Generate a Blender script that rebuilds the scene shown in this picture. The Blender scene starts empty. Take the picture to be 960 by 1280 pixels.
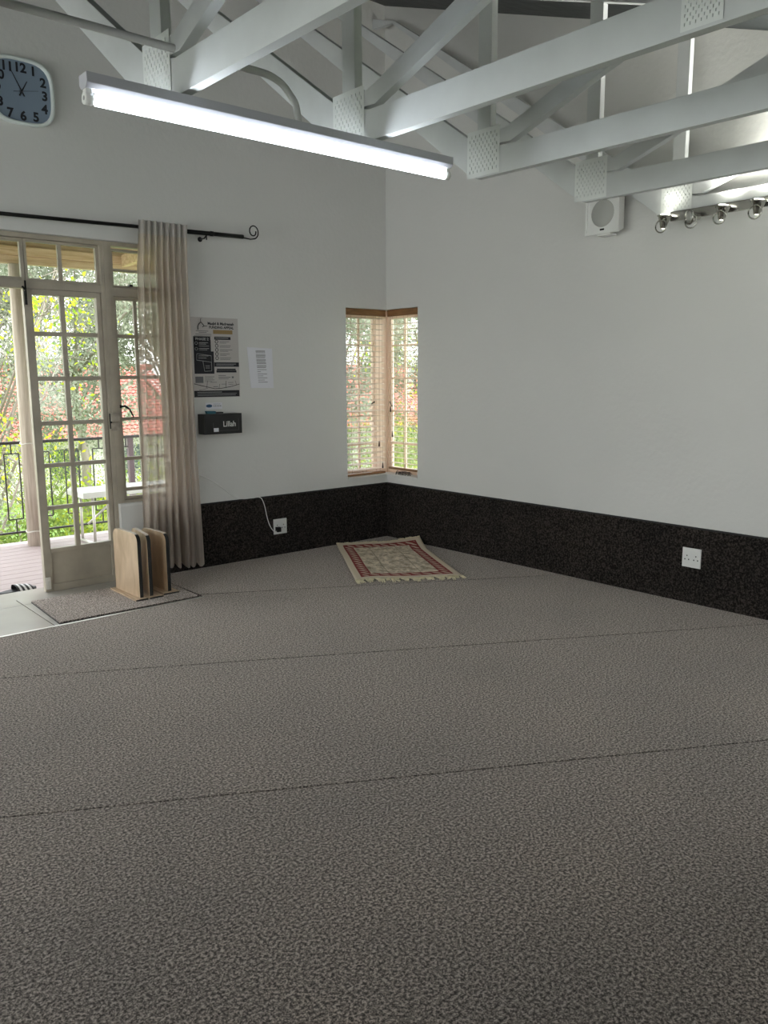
import bpy, bmesh, math, random
from mathutils import Vector, Matrix
random.seed(7)
S = bpy.context.scene
COL = S.collection
PI = math.pi

# ------------------------------------------------------------------ camera
CAM_POS = (-4.7667, -5.5241, 1.45)
YAW, PIT, ROL = math.radians(40.57033), math.radians(-9.58263), math.radians(-0.29543)
fw = Vector((math.cos(PIT)*math.sin(YAW), math.cos(PIT)*math.cos(YAW), math.sin(PIT)))
rt = Vector((math.cos(YAW), -math.sin(YAW), 0))
up = rt.cross(fw)
rt2 = math.cos(ROL)*rt + math.sin(ROL)*up
up2 = -math.sin(ROL)*rt + math.cos(ROL)*up
cam_data = bpy.data.cameras.new('camera')
cam_data.sensor_fit = 'AUTO'; cam_data.sensor_width = 36
cam_data.lens = 1020.29*36/1280
cam_data.clip_start = 0.05; cam_data.clip_end = 300
cam = bpy.data.objects.new('camera', cam_data); COL.objects.link(cam)
M4 = Matrix((( rt2.x, up2.x, -fw.x, CAM_POS[0]), (rt2.y, up2.y, -fw.y, CAM_POS[1]),
             (rt2.z, up2.z, -fw.z, CAM_POS[2]), (0, 0, 0, 1)))
cam.matrix_world = M4
S.camera = cam

# ------------------------------------------------------------------ world: bright overcast sky
W = bpy.data.worlds.new('world'); S.world = W; W.use_nodes = True
wn = W.node_tree.nodes; wl = W.node_tree.links
bg = wn['Background']
tc = wn.new('ShaderNodeTexCoord'); sx = wn.new('ShaderNodeSeparateXYZ')
cr = wn.new('ShaderNodeValToRGB')
wl.new(tc.outputs['Generated'], sx.inputs[0]); wl.new(sx.outputs['Z'], cr.inputs[0])
cr.color_ramp.elements[0].position = 0.0; cr.color_ramp.elements[0].color = (0.97, 0.965, 0.95, 1)
cr.color_ramp.elements[1].position = 0.8; cr.color_ramp.elements[1].color = (0.88, 0.93, 1.0, 1)
wl.new(cr.outputs[0], bg.inputs[0])
bg.inputs[1].default_value = 3.4
sun = bpy.data.lights.new('sun', 'SUN'); sun.energy = 2.2; sun.angle = math.radians(25); sun.color = (1, .96, .88)
so = bpy.data.objects.new('sun', sun); COL.objects.link(so)
so.rotation_euler = (math.radians(32), math.radians(-12), math.radians(20))
so.location = (0, 6, 12)

# ------------------------------------------------------------------ exposure
S.view_settings.view_transform = 'Standard'; S.view_settings.look = 'None'
S.view_settings.gamma = 1; S.view_settings.use_curve_mapping = False
S.view_settings.exposure = 0.86

# ------------------------------------------------------------------ materials
def mat(name, col, rough=0.6, metal=0.0, noise=None, bump=None, emit=None, spec=0.5, coat=0):
    """noise=(scale, amount, detail[, stretch]) colour variation; bump=(scale, strength, distance)"""
    m = bpy.data.materials.new(name); m.use_nodes = True
    N = m.node_tree.nodes; L = m.node_tree.links; b = N['Principled BSDF']
    b.inputs['Base Color'].default_value = (*col, 1); b.inputs['Roughness'].default_value = rough
    b.inputs['Metallic'].default_value = metal; b.inputs['Specular IOR Level'].default_value = spec
    if coat: b.inputs['Coat Weight'].default_value = coat
    t = N.new('ShaderNodeTexCoord')
    if noise:
        n = N.new('ShaderNodeTexNoise'); n.inputs['Scale'].default_value = noise[0]; n.inputs['Detail'].default_value = noise[2]
        src = t.outputs['Object']
        if len(noise) > 3:
            mp = N.new('ShaderNodeMapping'); mp.inputs['Scale'].default_value = noise[3]; L.new(src, mp.inputs[0]); src = mp.outputs[0]
        L.new(src, n.inputs['Vector'])
        r = N.new('ShaderNodeValToRGB'); a = noise[1]
        r.color_ramp.elements[0].position = .3; r.color_ramp.elements[1].position = .7
        r.color_ramp.elements[0].color = (*[c*(1-a) for c in col], 1)
        r.color_ramp.elements[1].color = (*[min(1, c*(1+a)) for c in col], 1)
        L.new(n.outputs['Fac'], r.inputs[0]); L.new(r.outputs[0], b.inputs['Base Color'])
    if bump:
        n2 = N.new('ShaderNodeTexNoise'); n2.inputs['Scale'].default_value = bump[0]; n2.inputs['Detail'].default_value = 3
        L.new(t.outputs['Object'], n2.inputs['Vector'])
        bp = N.new('ShaderNodeBump'); bp.inputs['Strength'].default_value = bump[1]; bp.inputs['Distance'].default_value = bump[2]
        L.new(n2.outputs['Fac'], bp.inputs['Height']); L.new(bp.outputs[0], b.inputs['Normal'])
    if emit:
        b.inputs['Emission Color'].default_value = (*emit[0], 1); b.inputs['Emission Strength'].default_value = emit[1]
    return m

def carpet_mat(name, dark, mid, light, scale=110, bump=.7, sheen=1.0):
    m = bpy.data.materials.new(name); m.use_nodes = True
    N = m.node_tree.nodes; L = m.node_tree.links; b = N['Principled BSDF']
    b.inputs['Roughness'].default_value = 1.0; b.inputs['Specular IOR Level'].default_value = 0.05
    b.inputs['Sheen Roughness'].default_value = .6; b.inputs['Sheen Tint'].default_value = (.95, .84, .77, 1)
    t = N.new('ShaderNodeTexCoord')
    n = N.new('ShaderNodeTexNoise'); n.inputs['Scale'].default_value = scale; n.inputs['Detail'].default_value = 4; n.inputs['Roughness'].default_value = .8
    L.new(t.outputs['Object'], n.inputs['Vector'])
    r = N.new('ShaderNodeValToRGB'); e = r.color_ramp.elements
    e[0].position = .42; e[0].color = (*dark, 1); e[1].position = .60; e[1].color = (*light, 1)
    k = e.new(.5); k.color = (*mid, 1)
    L.new(n.outputs['Fac'], r.inputs[0])
    sh = N.new('ShaderNodeMapRange'); sh.inputs['From Min'].default_value = .40; sh.inputs['From Max'].default_value = .60
    sh.inputs['To Min'].default_value = sheen*.25; sh.inputs['To Max'].default_value = sheen
    L.new(n.outputs['Fac'], sh.inputs['Value']); L.new(sh.outputs['Result'], b.inputs['Sheen Weight'])
    n2 = N.new('ShaderNodeTexNoise'); n2.inputs['Scale'].default_value = 1.6; n2.inputs['Detail'].default_value = 5; n2.inputs['Roughness'].default_value = .6
    L.new(t.outputs['Object'], n2.inputs['Vector'])
    r2 = N.new('ShaderNodeValToRGB'); r2.color_ramp.elements[0].position = .35; r2.color_ramp.elements[1].position = .65
    r2.color_ramp.elements[0].color = (.74, .75, .77, 1); r2.color_ramp.elements[1].color = (1.14, 1.09, 1.06, 1)
    L.new(n2.outputs['Fac'], r2.inputs[0])
    mx = N.new('ShaderNodeMix'); mx.data_type = 'RGBA'; mx.blend_type = 'MULTIPLY'; mx.inputs[0].default_value = 1
    L.new(r.outputs[0], mx.inputs[6]); L.new(r2.outputs[0], mx.inputs[7]); L.new(mx.outputs[2], b.inputs['Base Color'])
    bp = N.new('ShaderNodeBump'); bp.inputs['Strength'].default_value = bump; bp.inputs['Distance'].default_value = .004
    L.new(n.outputs['Fac'], bp.inputs['Height']); L.new(bp.outputs[0], b.inputs['Normal'])
    return m

def glass_mat():
    m = bpy.data.materials.new('window_glass'); m.use_nodes = True
    N = m.node_tree.nodes; L = m.node_tree.links; N.remove(N['Principled BSDF'])
    t = N.new('ShaderNodeBsdfTransparent'); t.inputs[0].default_value = (.96, .98, .97, 1)
    g = N.new('ShaderNodeBsdfGlossy'); g.inputs['Roughness'].default_value = .02
    f = N.new('ShaderNodeFresnel'); f.inputs[0].default_value = 1.3
    x = N.new('ShaderNodeMixShader'); L.new(f.outputs[0], x.inputs[0]); L.new(t.outputs[0], x.inputs[1]); L.new(g.outputs[0], x.inputs[2])
    L.new(x.outputs[0], N['Material Output'].inputs[0]); return m

def cloth_mat(name, col, transp, transl=.5):
    m = bpy.data.materials.new(name); m.use_nodes = True
    N = m.node_tree.nodes; L = m.node_tree.links; N.remove(N['Principled BSDF'])
    tc_ = N.new('ShaderNodeTexCoord')
    n = N.new('ShaderNodeTexNoise'); n.inputs['Scale'].default_value = 60; mp = N.new('ShaderNodeMapping'); mp.inputs['Scale'].default_value = (1, 1, .05)
    L.new(tc_.outputs['Object'], mp.inputs[0]); L.new(mp.outputs[0], n.inputs['Vector'])
    r = N.new('ShaderNodeValToRGB'); r.color_ramp.elements[0].position = .3; r.color_ramp.elements[1].position = .7
    r.color_ramp.elements[0].color = (*[c*.9 for c in col], 1); r.color_ramp.elements[1].color = (*[min(1, c*1.08) for c in col], 1)
    L.new(n.outputs['Fac'], r.inputs[0])
    d = N.new('ShaderNodeBsdfDiffuse'); t = N.new('ShaderNodeBsdfTranslucent'); p = N.new('ShaderNodeBsdfTransparent')
    L.new(r.outputs[0], d.inputs[0]); L.new(r.outputs[0], t.inputs[0])
    a = N.new('ShaderNodeMixShader'); a.inputs[0].default_value = transl; L.new(d.outputs[0], a.inputs[1]); L.new(t.outputs[0], a.inputs[2])
    c = N.new('ShaderNodeMixShader'); c.inputs[0].default_value = transp; L.new(a.outputs[0], c.inputs[1]); L.new(p.outputs[0], c.inputs[2])
    L.new(c.outputs[0], N['Material Output'].inputs[0]); return m

def leaf_mat(name, c1, c2, c3):
    m = bpy.data.materials.new(name); m.use_nodes = True
    N = m.node_tree.nodes; L = m.node_tree.links; N.remove(N['Principled BSDF'])
    tc_ = N.new('ShaderNodeTexCoord'); n = N.new('ShaderNodeTexNoise'); n.inputs['Scale'].default_value = 1.3; n.inputs['Detail'].default_value = 6
    L.new(tc_.outputs['Object'], n.inputs['Vector'])
    r = N.new('ShaderNodeValToRGB'); e = r.color_ramp.elements; e[0].position = .35; e[0].color = (*c1, 1); e[1].position = .65; e[1].color = (*c3, 1)
    k = e.new(.5); k.color = (*c2, 1); L.new(n.outputs['Fac'], r.inputs[0])
    d = N.new('ShaderNodeBsdfDiffuse'); t = N.new('ShaderNodeBsdfTranslucent'); L.new(r.outputs[0], d.inputs[0]); L.new(r.outputs[0], t.inputs[0])
    a = N.new('ShaderNodeMixShader'); a.inputs[0].default_value = .4; L.new(d.outputs[0], a.inputs[1]); L.new(t.outputs[0], a.inputs[2])
    L.new(a.outputs[0], N['Material Output'].inputs[0]); return m

def wood_mat(name, c1, c2, rough=.5, axis=(18, 18, 1.2)):
    m = bpy.data.materials.new(name); m.use_nodes = True
    N = m.node_tree.nodes; L = m.node_tree.links; b = N['Principled BSDF']; b.inputs['Roughness'].default_value = rough
    t = N.new('ShaderNodeTexCoord'); mp = N.new('ShaderNodeMapping'); mp.inputs['Scale'].default_value = axis
    n = N.new('ShaderNodeTexNoise'); n.inputs['Scale'].default_value = 3; n.inputs['Detail'].default_value = 6; n.inputs['Distortion'].default_value = .4
    L.new(t.outputs['Object'], mp.inputs[0]); L.new(mp.outputs[0], n.inputs['Vector'])
    r = N.new('ShaderNodeValToRGB'); r.color_ramp.elements[0].position = .32; r.color_ramp.elements[1].position = .68
    r.color_ramp.elements[0].color = (*c1, 1); r.color_ramp.elements[1].color = (*c2, 1)
    L.new(n.outputs['Fac'], r.inputs[0]); L.new(r.outputs[0], b.inputs['Base Color'])
    bp = N.new('ShaderNodeBump'); bp.inputs['Strength'].default_value = .15; bp.inputs['Distance'].default_value = .002
    L.new(n.outputs['Fac'], bp.inputs['Height']); L.new(bp.outputs[0], b.inputs['Normal'])
    return m

def rug_mat():
    """generated coords: x across, y along"""
    m = bpy.data.materials.new('rug_pile'); m.use_nodes = True
    N = m.node_tree.nodes; L = m.node_tree.links; b = N['Principled BSDF']; b.inputs['Roughness'].default_value = 1; b.inputs['Specular IOR Level'].default_value = .1
    uv = N.new('ShaderNodeUVMap'); uv.uv_map = 'UVMap'
    s = N.new('ShaderNodeSeparateXYZ'); L.new(uv.outputs[0], s.inputs[0])
    def mth(op, a, c=None, d=None):
        k = N.new('ShaderNodeMath'); k.operation = op
        for i, v in enumerate((a, c, d)):
            if v is None: continue
            if isinstance(v, (int, float)): k.inputs[i].default_value = v
            else: L.new(v, k.inputs[i])
        return k.outputs[0]
    W_, H_ = .79, 1.24
    X = mth('MULTIPLY', s.outputs[0], W_); Yy = mth('MULTIPLY', s.outputs[1], H_)
    ex = mth('MINIMUM', X, mth('SUBTRACT', W_, X)); ey = mth('MINIMUM', Yy, mth('SUBTRACT', H_, Yy))
    e = mth('MINIMUM', ex, ey)                      # distance to the nearest edge
    def band(a, c): return mth('MULTIPLY', mth('GREATER_THAN', e, a), mth('LESS_THAN', e, c))
    border = band(.055, .135)
    lines = mth('MAXIMUM', band(.052, .066), band(.126, .138))
    wv = mth('SINE', mth('MULTIPLY', mth('ADD', X, Yy), 2*PI/.078))
    ring = mth('ABSOLUTE', mth('SUBTRACT', e, .096))
    motif = mth('GREATER_THAN', mth('ADD', wv, mth('MULTIPLY', ring, -34)), -.05)
    n = N.new('ShaderNodeTexNoise'); n.inputs['Scale'].default_value = 16; n.inputs['Detail'].default_value = 5; L.new(uv.outputs[0], n.inputs['Vector'])
    n2 = N.new('ShaderNodeTexNoise'); n2.inputs['Scale'].default_value = 13; n2.inputs['Detail'].default_value = 8; n2.inputs['Roughness'].default_value = .7; L.new(uv.outputs[0], n2.inputs['Vector'])
    def mix(f, a, c):
        k = N.new('ShaderNodeMix'); k.data_type = 'RGBA'
        if isinstance(f, (int, float)): k.inputs[0].default_value = f
        else: L.new(f, k.inputs[0])
        for i, v in ((6, a), (7, c)):
            if isinstance(v, tuple): k.inputs[i].default_value = (*v, 1)
            else: L.new(v, k.inputs[i])
        return k.outputs[2]
    r = N.new('ShaderNodeValToRGB'); r.color_ramp.elements[0].position = .38; r.color_ramp.elements[1].position = .62
    r.color_ramp.elements[0].color = (.38, .31, .235, 1); r.color_ramp.elements[1].color = (.88, .77, .63, 1); L.new(n2.outputs[0], r.inputs[0])
    spots = mth('GREATER_THAN', n.outputs[0], .61)
    field = mix(mth('MULTIPLY', spots, .5), r.outputs[0], (.22, .17, .12))
    # central vertical medallion line
    cx = mth('ABSOLUTE', mth('SUBTRACT', X, W_/2)); 
    prayer = mth('LESS_THAN', mth('ABSOLUTE', mth('SUBTRACT', cx, .12)), .004)
    field = mix(mth('MULTIPLY', prayer, .5), field, (.18, .15, .1))
    cream = (.72, .62, .50); red = (.27, .065, .06)
    bcol = mix(motif, red, mix(.25, cream, (.42, .16, .13)))
    c = mix(border, mix(mth('GREATER_THAN', e, .1), cream, field), bcol)
    c = mix(lines, c, red)
    L.new(c, b.inputs['Base Color'])
    bp = N.new('ShaderNodeBump'); bp.inputs['Strength'].default_value = .4; bp.inputs['Distance'].default_value = .004
    L.new(n.outputs[0], bp.inputs['Height']); L.new(bp.outputs[0], b.inputs['Normal'])
    return m

def tile_roof_mat():
    return mat('roof_tile', (.50, .13, .10), .8, noise=(4, .25, 5), bump=(30, .3, .02))

M = {
 'wall': mat('wall_plaster', (.68, .675, .655), .85, noise=(1.2, .02, 3), bump=(28, .35, .006)),
 'wall_ext': mat('reveal_paint', (.74, .74, .72), .7),
 'white_wood': mat('white_painted_timber', (.58, .595, .60), .55, noise=(6, .05, 4, (1, 1, 1)), bump=(40, .12, .003)),
 'plate': mat('painted_nail_plate', (.72, .74, .73), .45),
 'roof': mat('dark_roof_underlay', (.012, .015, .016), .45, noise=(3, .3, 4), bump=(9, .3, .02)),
 'carpet': carpet_mat('carpet_pile', (.004, .0035, .003), (.060, .050, .0435), (.34, .29, .255)),
 'mat': carpet_mat('mat_pile', (.008, .007, .006), (.088, .075, .066), (.38, .33, .295)),
 'dado': carpet_mat('dado_pile', (.008, .007, .0065), (.022, .0190, .0175), (.062, .053, .048), 80, .2, .05),
 'black': mat('black_edge', (.008, .008, .008), .6),
 'rodblack': mat('black_metal', (.010, .010, .010), .35, metal=.6),
 'tile': mat('pale_floor_tile', (.46, .44, .405), .22, noise=(3, .06, 4)),
 'grout': mat('grout', (.035, .033, .03), .9, noise=(20, .15, 3)),
 'alu': mat('aluminium_strip', (.72, .70, .66), .35, metal=.7),
 'frame': mat('taupe_steel_paint', (.40, .355, .285), .5, noise=(7, .12, 5), bump=(60, .1, .002)),
 'lock': mat('worn_lock_paint', (.36, .32, .265), .55, noise=(25, .3, 4)),
 'glass': glass_mat(),
 'sheer': cloth_mat('sheer_curtain_cloth', (.66, .58, .51), .20, .5),
 'hem': cloth_mat('curtain_header_cloth', (.52, .49, .46), .02, .25),
 'oak': wood_mat('light_oak_laminate', (.42, .295, .185), (.64, .485, .335), .45, (30, 3, 1.4)),
 'oakedge': mat('pale_board_edge', (.60, .52, .42), .5),
 'brown': wood_mat('brown_blind_wood', (.20, .095, .035), (.30, .15, .06), .4, (3, 3, 20)),
 'slat': mat('pale_blind_slat', (.93, .80, .70), .5, noise=(5, .08, 4)),
 'cord': mat('blind_cord', (.50, .30, .2), .8),
 'tassel': mat('dark_tassel', (.05, .015, .008), .5),
 'winframe': mat('corner_window_frame', (.90, .72, .60), .5),
 'plastic': mat('white_plastic', (.78, .78, .76), .35),
 'greyplastic': mat('grey_plastic', (.30, .30, .30), .5),
 'speakergrille': mat('speaker_grille', (.42, .42, .40), .6, bump=(500, .5, .001)),
 'darkhole': mat('dark_hole', (.01, .01, .01), .9),
 'tube': mat('lit_tube', (1, 1, 1), .5, emit=((.86, .95, 1.0), 13)),
 'batten': mat('batten_enamel', (.47, .47, .52), .4),
 'conduit': mat('white_conduit', (.60, .60, .60), .45),
 'clockface': mat('clock_face', (.22, .28, .36), .35),
 'clockrim': mat('clock_rim', (.74, .80, .78), .3),
 'ink': mat('dark_ink', (.012, .013, .018), .7),
 'paper': mat('poster_paper', (.50, .47, .455), .6),
 'paperwhite': mat('white_paper', (.74, .74, .79), .6),
 'inkgrey': mat('grey_print', (.14, .14, .15), .7),
 'inklight': mat('light_print', (.45, .45, .45), .7),
 'gold': mat('gold_print', (.30, .20, .075), .5),
 'boxblack': mat('black_acrylic', (.003, .003, .0035), .4),
 'blue': mat('blue_print', (.02, .09, .20), .5),
 'teal': mat('teal_plastic', (.015, .13, .18), .4),
 'chrome': mat('chrome', (.42, .41, .38), .22, metal=1),
 'bulb': mat('lit_bulb', (1, 1, 1), .5, emit=((1.0, 1.0, .86), 9)),
 'bulboff': mat('unlit_bulb', (.35, .35, .33), .2),
 'rug': rug_mat(),
 'fringe': mat('cream_fringe', (.78, .70, .50), .95, noise=(30, .2, 3)),
 'deck': mat('pink_composite_deck', (.40, .325, .315), .6, noise=(6, .08, 4, (1, 8, 8))),
 'deckgap': mat('deck_joist', (.06, .05, .05), .9),
 'pole': wood_mat('weathered_pole', (.42, .36, .29), (.66, .59, .51), .8, (14, 14, 1)),
 'pine': wood_mat('pine_beam', (.50, .35, .21), (.72, .55, .38), .7, (1, 14, 14)),
 'pine2': wood_mat('lit_pine', (.56, .38, .22), (.80, .60, .40), .7, (1, 14, 14)),  # paler copy of the pine, its lit look put into the colour
 'iron': mat('railing_iron', (.05, .042, .045), .5),
 'ironpost': mat('railing_post_paint', (.16, .11, .13), .6),
 'rope': mat('white_rope', (.7, .68, .62), .8),
 'corrugated': mat('corrugated_sheet', (.35, .34, .33), .5, metal=.3),
 'sandal': mat('sandal_black', (.012, .012, .014), .5),
 'stripe': mat('sandal_white', (.75, .75, .75), .5),
 'rooft': tile_roof_mat(),
 'house': mat('house_wall', (.52, .50, .46), .8, noise=(2, .06, 3)),
 'housewin': mat('house_window', (.05, .06, .07), .15),
 'bark': mat('bark', (.20, .17, .14), .9, noise=(5, .3, 5, (1, 1, .3)), bump=(12, .6, .02)),
 'leaf_y': leaf_mat('yellow_leaves', (.14, .24, .03), (.36, .42, .04), (.66, .58, .05)),
 'leaf_g': leaf_mat('green_leaves', (.08, .13, .03), (.22, .29, .07), (.46, .48, .14)),
 'leaf_d': leaf_mat('grey_green_leaves', (.13, .15, .10), (.25, .27, .20), (.42, .42, .36)),
 'grass': mat('lawn', (.15, .25, .05), .95, noise=(2, .5, 6)),
}

# ------------------------------------------------------------------ mesh builder
class MB:
    def __init__(s): s.v = []; s.f = []; s.mi = []; s.cur = 0; s.sm = []; s.smooth = False; s.uv = None
    def face(s, *idx): s.f.append(idx); s.mi.append(s.cur); s.sm.append(s.smooth)
    def add(s, vs, fs):
        o = len(s.v); s.v += [tuple(v) for v in vs]
        for f in fs: s.face(*[i+o for i in f])
    def box(s, x0, y0, z0, x1, y1, z1):
        x0, x1 = min(x0, x1), max(x0, x1); y0, y1 = min(y0, y1), max(y0, y1); z0, z1 = min(z0, z1), max(z0, z1)
        s.add([(x0,y0,z0),(x1,y0,z0),(x1,y1,z0),(x0,y1,z0),(x0,y0,z1),(x1,y0,z1),(x1,y1,z1),(x0,y1,z1)],
              [(0,3,2,1),(4,5,6,7),(0,1,5,4),(1,2,6,5),(2,3,7,6),(3,0,4,7)]); return s
    def prism(s, pts, vec):
        n = len(pts); vec = Vector(vec); a = [Vector(p) for p in pts]
        nrm = sum(((a[i]-a[0]).cross(a[(i+1) % n]-a[0]) for i in range(1, n-1)), Vector())
        if nrm.dot(vec) > 0: a = a[::-1]
        vs = a+[p+vec for p in a]
        s.add(vs, [tuple(range(n)), tuple(range(2*n-1, n-1, -1))]+[(i, i+n, (i+1) % n+n, (i+1) % n) for i in range(n)]); return s
    def bar(s, p, q, w, h, upv=(0, 0, 1)):
        p, q = Vector(p), Vector(q); d = (q-p).normalized(); a = d.cross(Vector(upv)).normalized()*w/2; b = a.cross(d).normalized()*h/2
        s.prism([p-a-b, p+a-b, p+a+b, p-a+b], q-p); return s
    def tube(s, pts, r, n=10, cap=True):
        pts = [Vector(p) for p in pts]; rs = r if isinstance(r, (list, tuple)) else [r]*len(pts)
        o = len(s.v); ref = None; sm = s.smooth
        for i, p in enumerate(pts):
            d = (pts[min(i+1, len(pts)-1)]-pts[max(i-1, 0)]).normalized()
            if ref is None: ref = d.orthogonal().normalized()
            ref = (ref-d*ref.dot(d)).normalized(); b = d.cross(ref)
            for k in range(n):
                a = 2*PI*k/n; s.v.append(tuple(p+(ref*math.cos(a)+b*math.sin(a))*rs[i]))
        s.smooth = True
        for i in range(len(pts)-1):
            for k in range(n):
                s.face(o+i*n+k, o+i*n+(k+1) % n, o+(i+1)*n+(k+1) % n, o+(i+1)*n+k)
        s.smooth = sm
        if cap:
            s.face(*[o+k for k in range(n)][::-1]); e = o+(len(pts)-1)*n; s.face(*[e+k for k in range(n)])
        return s
    def lathe(s, prof, c, ax, n=20):
        """prof [(radius, height)] about axis ax from c"""
        c = Vector(c); ax = Vector(ax).normalized(); a = ax.orthogonal().normalized(); b = ax.cross(a); o = len(s.v)
        for (r, h) in prof:
            for k in range(n):
                t = 2*PI*k/n; s.v.append(tuple(c+ax*h+(a*math.cos(t)+b*math.sin(t))*max(r, 1e-4)))
        s.smooth = True
        for i in range(len(prof)-1):
            for k in range(n): s.face(o+i*n+k, o+i*n+(k+1) % n, o+(i+1)*n+(k+1) % n, o+(i+1)*n+k)
        s.smooth = False; return s
    def mesh(s, name, mats):
        me = bpy.data.meshes.new(name); me.from_pydata(s.v, [], s.f)
        for m in (mats if isinstance(mats, (list, tuple)) else [mats]): me.materials.append(m)
        me.polygons.foreach_set('material_index', s.mi); me.polygons.foreach_set('use_smooth', s.sm)
        me.update(); return me
    def build(s, name, mats, parent=None, bevel=0, origin=None):
        if origin is not None:
            o_ = Vector(origin); s.v = [tuple(Vector(v)-o_) for v in s.v]
        me = s.mesh(name, mats)
        if bevel:
            bm = bmesh.new(); bm.from_mesh(me)
            bmesh.ops.bevel(bm, geom=[e for e in bm.edges if len(e.link_faces) == 2 and e.calc_face_angle(0) > .6], offset=bevel, segments=2, affect='EDGES', profile=.7)
            bm.to_mesh(me); bm.free()
        ob = bpy.data.objects.new(name, me); COL.objects.link(ob)
        if origin is not None: ob.location = o_
        if parent: attach(ob, parent)
        return ob

def wpos(o):
    p = Vector(o.location)
    while o.parent: o = o.parent; p = p+Vector(o.location)
    return p
def attach(ob, parent):
    """keep the world place of geometry: parents are never rotated while building"""
    ob.parent = parent; ob.location = Vector(ob.location)-wpos(parent)
def tag(o, label=None, cat=None, group=None, kind=None):
    if label: o['label'] = label
    if cat: o['category'] = cat
    if group: o['group'] = group
    if kind: o['kind'] = kind
    return o
def thing(name, label, cat, loc, group=None):
    o = bpy.data.objects.new(name, None); COL.objects.link(o); o.location = loc; o.empty_display_size = .1
    return tag(o, label, cat, group)
def struct(o): o['kind'] = 'structure'; return o
def dup(root, delta):
    r = root.copy(); COL.objects.link(r); r.location = Vector(root.location)+Vector(delta)
    for ch in list(root.children):
        c = ch.copy(); COL.objects.link(c); c.parent = r
        for g in list(ch.children):
            d = g.copy(); COL.objects.link(d); d.parent = c
    return r
def text_mesh(body, size, m, origin, xdir, ydir, extr=.0005, align='LEFT', sx=1.0, bold=0, name='lettering', parent=None):
    cu = bpy.data.curves.new('t', 'FONT'); cu.body = body; cu.size = size; cu.extrude = extr; cu.align_x = align; cu.offset = bold
    cu.resolution_u = 3
    ob = bpy.data.objects.new('t', cu); COL.objects.link(ob)
    dg = bpy.context.evaluated_depsgraph_get(); me = bpy.data.meshes.new_from_object(ob.evaluated_get(dg))
    bpy.data.objects.remove(ob); bpy.data.curves.remove(cu)
    xd, yd = Vector(xdir).normalized(), Vector(ydir).normalized(); zd = xd.cross(yd)
    mt = Matrix(((xd.x*sx, yd.x, zd.x, 0), (xd.y*sx, yd.y, zd.y, 0), (xd.z*sx, yd.z, zd.z, 0), (0, 0, 0, 1)))
    me.transform(mt); me.materials.clear(); me.materials.append(m)
    o = bpy.data.objects.new(name, me); COL.objects.link(o); o.location = origin
    if parent: attach(o, parent)
    return o

# ------------------------------------------------------------------ room shell
def wall_panel(axis, plane0, plane1, a_rng, z_rng, holes, topf=None):
    """wall box grid with holes. axis 'y': thickness in y between plane0 (room side) and plane1, runs along x"""
    A = sorted(set([a_rng[0], a_rng[1]]+[h[0] for h in holes]+[h[1] for h in holes]))
    Z = sorted(set([z_rng[0], z_rng[1]]+[h[2] for h in holes]+[h[3] for h in holes]))
    b = MB()
    P = (lambda a, t, z: (a, t, z)) if axis == 'y' else (lambda a, t, z: (t, a, z))
    solid = lambda i, j: 0 <= i < len(A)-1 and 0 <= j < len(Z)-1 and not any(h[0] <= (A[i]+A[i+1])/2 <= h[1] and h[2] <= (Z[j]+Z[j+1])/2 <= h[3] for h in holes)
    zt = lambda a, z: (topf(a) if (topf and z == z_rng[1]) else z)
    for i in range(len(A)-1):
        for j in range(len(Z)-1):
            if not solid(i, j): continue
            a0, a1, z0, z1 = A[i], A[i+1], Z[j], Z[j+1]
            q = lambda t: [P(a0, t, zt(a0, z0)), P(a1, t, zt(a1, z0)), P(a1, t, zt(a1, z1)), P(a0, t, zt(a0, z1))]
            b.add(q(plane0), [(0, 1, 2, 3)]); b.add(q(plane1), [(3, 2, 1, 0)])
            for (di, dj, e) in ((-1, 0, (0, 3)), (1, 0, (1, 2)), (0, -1, (0, 1)), (0, 1, (2, 3))):
                if not solid(i+di, j+dj):
                    f, g = q(plane0), q(plane1); b.add([f[e[0]], f[e[1]], g[e[1]], g[e[0]]], [(0, 1, 2, 3)])
    return b
SLOPE, ZTOP = .352, 4.43
roofz = lambda y: ZTOP+SLOPE*y
FX0, FX1 = -4.02, -2.455      # door opening (both leaves)
SWR = -2.03                   # right edge of the side window
WT = .20
left_holes = [(FX0, -2.48, 0, 2.345), (-2.48, SWR, .55, 2.345), (-.447, 0.0, .566, 2.003)]
struct(wall_panel('y', 0, WT, (-8, 0), (0, ZTOP), left_holes).build('wall_left', M['wall']))
right_holes = [(-.402, 0, .566, 2.003)]
b = wall_panel('x', 0, WT, (-6, 0), (0, ZTOP), right_holes, topf=roofz)
struct(b.build('wall_right', M['wall']))
cb = MB().box(0, 0, 0, WT, WT, .566).box(0, 0, 2.003, WT, WT, ZTOP)
struct(cb.build('wall_corner', M['wall']))
near_holes = [(-1.9, -.6, .9, 2.1)]
struct(wall_panel('y', -6, -6-WT, (-8, 0), (0, roofz(-6)), near_holes).build('wall_near', M['wall']))
west_holes = [(-5.7, -3.2, .25, 2.25), (-2.9, -.4, .25, 2.7)]
struct(wall_panel('x', -8, -8-WT, (-6, 0), (0, ZTOP), west_holes, topf=roofz).build('wall_west', M['wall']))
struct(MB().box(-8, -6, -.2, 0, 0, -.012).build('floor', M['grout']))
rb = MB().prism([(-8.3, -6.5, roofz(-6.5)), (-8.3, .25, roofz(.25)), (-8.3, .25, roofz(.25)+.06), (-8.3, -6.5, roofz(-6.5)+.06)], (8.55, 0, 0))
struct(rb.build('ceiling', M['roof']))
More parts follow.
